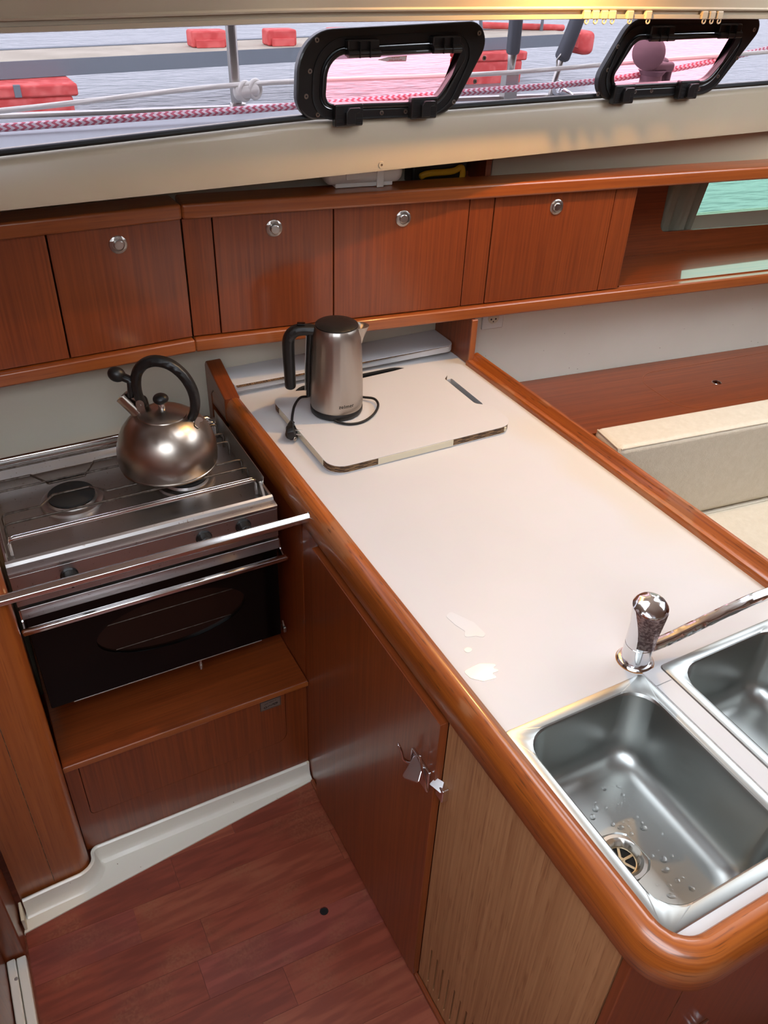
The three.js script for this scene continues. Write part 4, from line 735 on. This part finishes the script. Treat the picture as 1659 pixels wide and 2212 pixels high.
{
  const h1 = hatch('black framed opening hatch with a red sticker on its pink pane',
    HATCHES[0].outer, HATCHES[0].inner,
    [[0.946, 1.874, 0.080], [1.163, 1.878, 0.076]], [[0.912, 1.739], [1.112, 1.745]],
    [[0.840, 1.890], [0.822, 1.830], [0.812, 1.780], [0.840, 1.741], [1.005, 1.737], [1.070, 1.737], [1.205, 1.752], [1.262, 1.795], [1.283, 1.845], [1.262, 1.898]]);
  const cv = document.createElement('canvas'); cv.width = 256; cv.height = 48; const c = cv.getContext('2d');
  c.fillStyle = '#f3e3e4'; c.fillRect(0, 0, 256, 48); c.fillStyle = '#c33a44'; c.strokeStyle = '#c33a44'; c.lineWidth = 4; c.beginPath(); c.moveTo(4, 30); c.lineTo(60, 6); c.lineTo(250, 4); c.lineTo(250, 42); c.lineTo(60, 44); c.closePath(); c.stroke();
  c.font = 'bold 13px sans-serif'; c.textAlign = 'center'; c.fillText('TO BE SHUT', 156, 21); c.fillText('WHEN UNDER WAY', 156, 38);
  const tx = new THREE.CanvasTexture(cv); tx.colorSpace = THREE.SRGBColorSpace;
  const sg = new THREE.ShapeGeometry(mkShape([[0.995, 1.847], [1.022, 1.8525], [1.072, 1.854], [1.070, 1.8425], [1.022, 1.8425]]));
  const u = sg.attributes.uv, p = sg.attributes.position; for (let i = 0; i < u.count; i++) u.setXY(i, (p.getX(i) - 0.995) / 0.077, (p.getY(i) - 1.8420) / 0.0125);
  sg.translate(0, 0, -1.8885); part('warning_sticker', sg, std({ map: tx, roughness: 0.5, side: THREE.DoubleSide }), h1, 'red and white printed warning sticker');
  hatch('black framed opening hatch beside the end of the cabin window',
    HATCHES[1].outer, HATCHES[1].inner,
    [[1.832, 1.892, 0.085], [2.082, 1.895, 0.085]], [[1.738, 1.750], [1.975, 1.752]],
    [[1.700, 1.862], [1.680, 1.808], [1.660, 1.752], [1.79, 1.752], [1.85, 1.752], [2.03, 1.750], [2.095, 1.78], [2.155, 1.825], [2.195, 1.895]]);
}
// curtain runners left in the track
for (const [x, where] of [[1.431, 'first runner of the bunched four'], [1.457, 'second runner of the bunched four'], [1.483, 'third runner of the bunched four'], [1.507, 'fourth runner of the bunched four'], [1.560, 'lone runner next after the bunched four'], [1.617, 'lone runner above the far hatch corner'], [1.800, 'first of three runners over the far hatch'], [1.826, 'middle of three runners over the far hatch'], [1.852, 'last of three runners over the far hatch']]) {
  const y = interp(LIP, x);
  const t = thing('curtain_runner', 'cream plastic ' + where, 'curtain runner', [x, y, -1.703], 0, 'curtain runners in the track');
  part('glider', bx(-0.0095, 0.0095, 0.001, 0.0185, -0.008, 0.003, 0.002), M.cream, t);
  part('eye', new THREE.TorusGeometry(0.0052, 0.0017, 8, 18).translate(0.002, -0.003, 0.0), M.cream, t);
}

// ---------- outside ----------
{
  const d = structure('path_deck', 'pale grey side deck outside the cabin window');
  d.name = 'ground_deck';
  part('deck', plateXZ([[-1.6, -2.60], [4.6, -2.14], [4.6, -1.956], [-1.6, -1.956]], 1.600, 1.665, [], 0.004), M.deck || (M.deck = std({ color: 0x9a9ea2, roughness: 0.8 })), d);
  part('toe_rail', loft([[-1.6, -2.60], [4.6, -2.14]].map(([x, z]) => [[-0.012, 1.60], [-0.012, 1.672], [-0.004, 1.676], [0.012, 1.674], [0.018, 1.66], [0.018, 1.60]].map(([o, y]) => V(x, y, z + o))), { caps: true }), M.steel, d);
  const w = structure('water', 'rippled grey harbour water');
  const wg = new THREE.PlaneGeometry(160, 120, 1, 1); wg.rotateX(-Math.PI / 2); wg.translate(20, 0.08, -64);
  { const uv = wg.attributes.uv, p = wg.attributes.position; for (let i = 0; i < uv.count; i++) uv.setXY(i, p.getX(i), p.getZ(i)); }
  const wave = grey(512, 5.0, 2.4, (u, v) => 0.6 * fbm(u, v, 6, 301, 4, 8) + 0.4 * fbm(u, v, 24, 311, 2, 36));
  M.sea = std({ color: 0x6a7273, roughness: 0.3, bumpMap: wave, bumpScale: 0.07, ior: 1.33 });
  part('surface', wg, M.sea, w);
}
{
  const t = thing('pontoon', 'long grey floating dock lying across the harbour water', 'dock');
  const P0 = [-8, -9.55], P1 = [10.5, -12.70], nx = -0.168, nz = -0.986;
  M.dockTop = std({ map: texture(256, 2, 2, (u, v) => lerp([150, 142, 124], [182, 174, 156], fbm(u, v, 8, 321, 4))), roughness: 0.9 }); M.dockSide = std({ color: 0x6d747a, roughness: 0.8 });
  const quad = (a, b, w) => [[P0[0] + nx * a, P0[1] + nz * a], [P1[0] + nx * a, P1[1] + nz * a], [P1[0] + nx * b, P1[1] + nz * b], [P0[0] + nx * b, P0[1] + nz * b]];
  part('deck_boards', plateXZ(quad(0.02, 1.0), 0.690, 0.705), M.dockTop, t);
  part('side_beam', [plateXZ(quad(0, 0.10), 0.53, 0.703), plateXZ(quad(0.92, 1.02), 0.53, 0.715)], M.dockSide, t);
  part('cleat', [rod([[8.55, 0.70, -13.0], [8.55, 0.93, -13.0], [8.75, 0.95, -13.05], [8.8, 0.70, -13.05]], 0.03, 0.03), rod([[9.6, 0.70, -13.1], [9.6, 0.93, -13.1], [10.1, 0.95, -13.15], [10.1, 0.70, -13.15]], 0.03, 0.03)], M.dockSide, t);
  M.red = std({ map: texture(256, 1, 1, (u, v) => lerp([192, 66, 62], [212, 98, 92], smooth(0.3, 0.75, fbm(u, v, 12, 331, 4)))), roughness: 0.7 });  // red paled to stand for haze in the window pane
  part('mooring_arm', rod([[9.0, 0.78, -13.35], [10.6, 0.74, -13.2]], 0.05, 0.05), M.red, t);
  const fl = (x0, x1, z, y0, y1, label) => { const g = thing('pontoon_float', label, 'float', [0, 0, 0], rad(0), 'red floats under the dock'); part('tank', [bx(x0, x1 - 0.06, y0, y1 - 0.12, z - 0.6, z, 0.05, 'x'), bx(x0, x1, y1 - 0.13, y1, z - 0.6, z + 0.02, 0.03, 'x')], M.red, g); part('tank_rib', bx(x0 + (x1 - x0) * 0.72, x0 + (x1 - x0) * 0.75, y1 - 0.12, y1 + 0.005, z - 0.01, z + 0.03, 0.005), M.dockSide, g); };
  fl(-0.6, 1.83, -10.72, 0.06, 0.525, 'wide red plastic float under the dock near the stanchion');
  fl(8.05, 9.15, -12.2, 0.04, 0.525, 'red plastic float under the dock beyond the first hatch');
  for (const [x0, x1, l] of [[3.55, 4.03, 'small red block on the dock just before the stanchion'], [4.60, 5.02, 'small red block on the dock just past the stanchion'], [5.55, 6.0, 'small red block on the dock behind the first hatch']]) { const g = thing('dock_block', l, 'dock block', [0, 0, 0], 0, 'red blocks on the dock'); part('block', [bx(x0, x1, 0.706, 0.90, -12.15, -11.9, 0.03, 'x'), bx(x0 + 0.05, x1 - 0.05, 0.706, 0.80, -11.9, -11.86, 0.01, 'x')], M.red, g); }
  const e = thing('dock_end_fender', 'rounded red fender on the far end of the dock', 'fender', [10.62, 0.62, -12.75]); part('fender', [bx(-0.14, 0.14, -0.22, 0.14, -0.3, 0.3, 0.10, 'x'), bx(-0.16, -0.10, -0.12, 0.10, -0.2, 0.2, 0.02)], M.red, e);
}
{ // rail and gear on the side deck
  const zEdge = (x) => -2.60 + 0.0742 * (x + 1.6) + 0.03;
  const s = thing('stanchion', 'steel stanchion post with a clamp on the side deck', 'stanchion', [0.822, 1.665, zEdge(0.822)]);
  part('post', rod([[0.006, -0.03, 0], [0.0, 0.06, 0], [-0.006, 0.62, 0]], 0.0145, 0.0145, { seg: 16 }), M.steel, s);
  part('clamp', [rod([[0.0, 0.048, 0.018], [0.05, 0.056, 0.02]], 0.019, 0.019, { seg: 14 }), at(new THREE.TorusGeometry(0.022, 0.006, 8, 20).rotateY(0.5), 0.05, 0.056, 0.022), at(new THREE.TorusGeometry(0.022, 0.006, 8, 20).rotateY(0.5), 0.02, 0.052, 0.022)], M.whitePlastic, s);
  part('base_socket', at(cyl(0.022, 0.03, 0.05, 20), 0.006, -0.005, 0), M.steel, s);
  solo('lifeline', rod([[-1.5, 1.60, zEdge(-1.5) + 0.022], [0.22, 1.690, zEdge(0.2) + 0.022], [0.822, 1.733, zEdge(0.82) + 0.022], [1.63, 1.745, zEdge(1.63) + 0.022], [2.05, 1.763, zEdge(2.05) + 0.022], [4.5, 1.86, zEdge(4.5) + 0.022]], 0.0068, 0.0068, { smooth: 40, seg: 8 }), M.whitePlastic, 'white coated lifeline wire running past the stanchion', 'lifeline');
  const path = new THREE.CatmullRomCurve3([V(-1.4, 1.675, -2.25), V(0.195, 1.682, -2.25), V(0.52, 1.688, -2.25), V(0.942, 1.695, -2.25), V(1.552, 1.709, -2.25), V(1.918, 1.718, -2.25), V(2.28, 1.744, -2.25), V(2.72, 1.796, -2.25), V(4.4, 2.0, -2.25)], false, 'centripetal');
  const braid = texture(256, 0.024, 0.036, (u, v) => { const k = ((v * 2 + Math.abs(((u * 2) % 1) - 0.5) * 1.0) % 1 + 1) % 1; return k < 0.5 ? [196, 104, 120] : [226, 208, 214]; });
  const rg = rod(path.getPoints(150), 0.0092, 0.0092, { seg: 14 });
  solo('jib_sheet', rg, std({ map: braid, roughness: 0.9 }), 'red and white braided rope lying along the side deck', 'rope');
  const wn = thing('deck_winch', 'grey winch with a round top seen through the far hatch', 'winch', [2.17, 1.665, -2.22]);
  part('drum', lathe([[0.0, 0.0], [0.055, 0.0], [0.052, 0.02], [0.036, 0.035], [0.034, 0.07], [0.045, 0.085], [0, 0.085]], 32), M.plasticGrey || (M.plasticGrey = std({ color: 0x55555c, roughness: 0.5 })), wn);
  const disc = lathe([[0.0, 0.012], [0.035, 0.010], [0.052, 0.0], [0.035, -0.010], [0, -0.012]], 32).rotateX(rad(70)).rotateY(rad(-35)); part('top_disc', at(disc, -0.03, 0.135, 0.0), M.plasticGrey, wn);
  part('jaw', [bx(-0.02, 0.07, 0.08, 0.11, -0.03, 0.03, 0.012), bx(-0.03, 0.02, 0.07, 0.12, -0.025, 0.025, 0.012), rod([[0.04, 0.11, 0], [0.065, 0.09, 0], [0.062, 0.03, 0]], 0.012, 0.02)], M.plasticGrey, wn);
  const m1 = thing('shroud_cover', 'upright grey rigging sleeve on the side deck', 'rigging', [1.69, 1.665, -2.335]);
  part('sleeve', rod([[0.006, 0.135, 0], [0.0, 0.5, 0]], 0.021, 0.021, { seg: 16 }), M.fabricGrey || (M.fabricGrey = std({ color: 0x55585e, roughness: 0.9 })), m1);
  part('turnbuckle', [rod([[0.006, 0.13, 0], [0.006, 0.075, 0]], (q) => 0.014 - 0.003 * q, (q) => 0.014 - 0.003 * q), bx(-0.018, 0.03, -0.01, 0.075, -0.016, 0.016, 0.004)], M.steel, m1);
  const m2 = thing('stay_cover', 'leaning grey rigging sleeve with a frayed end on the side deck', 'rigging', [1.90, 1.665, -2.32]);
  part('sleeve', rod([[-0.022, 0.118, 0], [0.005, 0.19, 0], [0.13, 0.55, 0]], (q) => 0.024 - 0.003 * q, (q) => 0.024 - 0.003 * q, { seg: 16 }), M.fabricGrey, m2);
  part('wire', [rod([[-0.022, 0.12, 0], [-0.044, 0.03, 0], [-0.05, -0.005, 0]], 0.009, 0.009), rod([[-0.035, 0.13, 0.01], [-0.052, 0.11, 0.012], [-0.046, 0.085, 0.012]], 0.003, 0.003)], M.steel, m2);
  part('shackle', [at(new THREE.TorusGeometry(0.018, 0.007, 8, 18), -0.03, 0.03, 0.012), rod([[-0.025, 0.025, 0.02], [0.012, 0.008, 0.025]], 0.012, 0.012)], M.chrome, m2);
}

scene.updateMatrixWorld(true);
renderer.render(scene, camera);
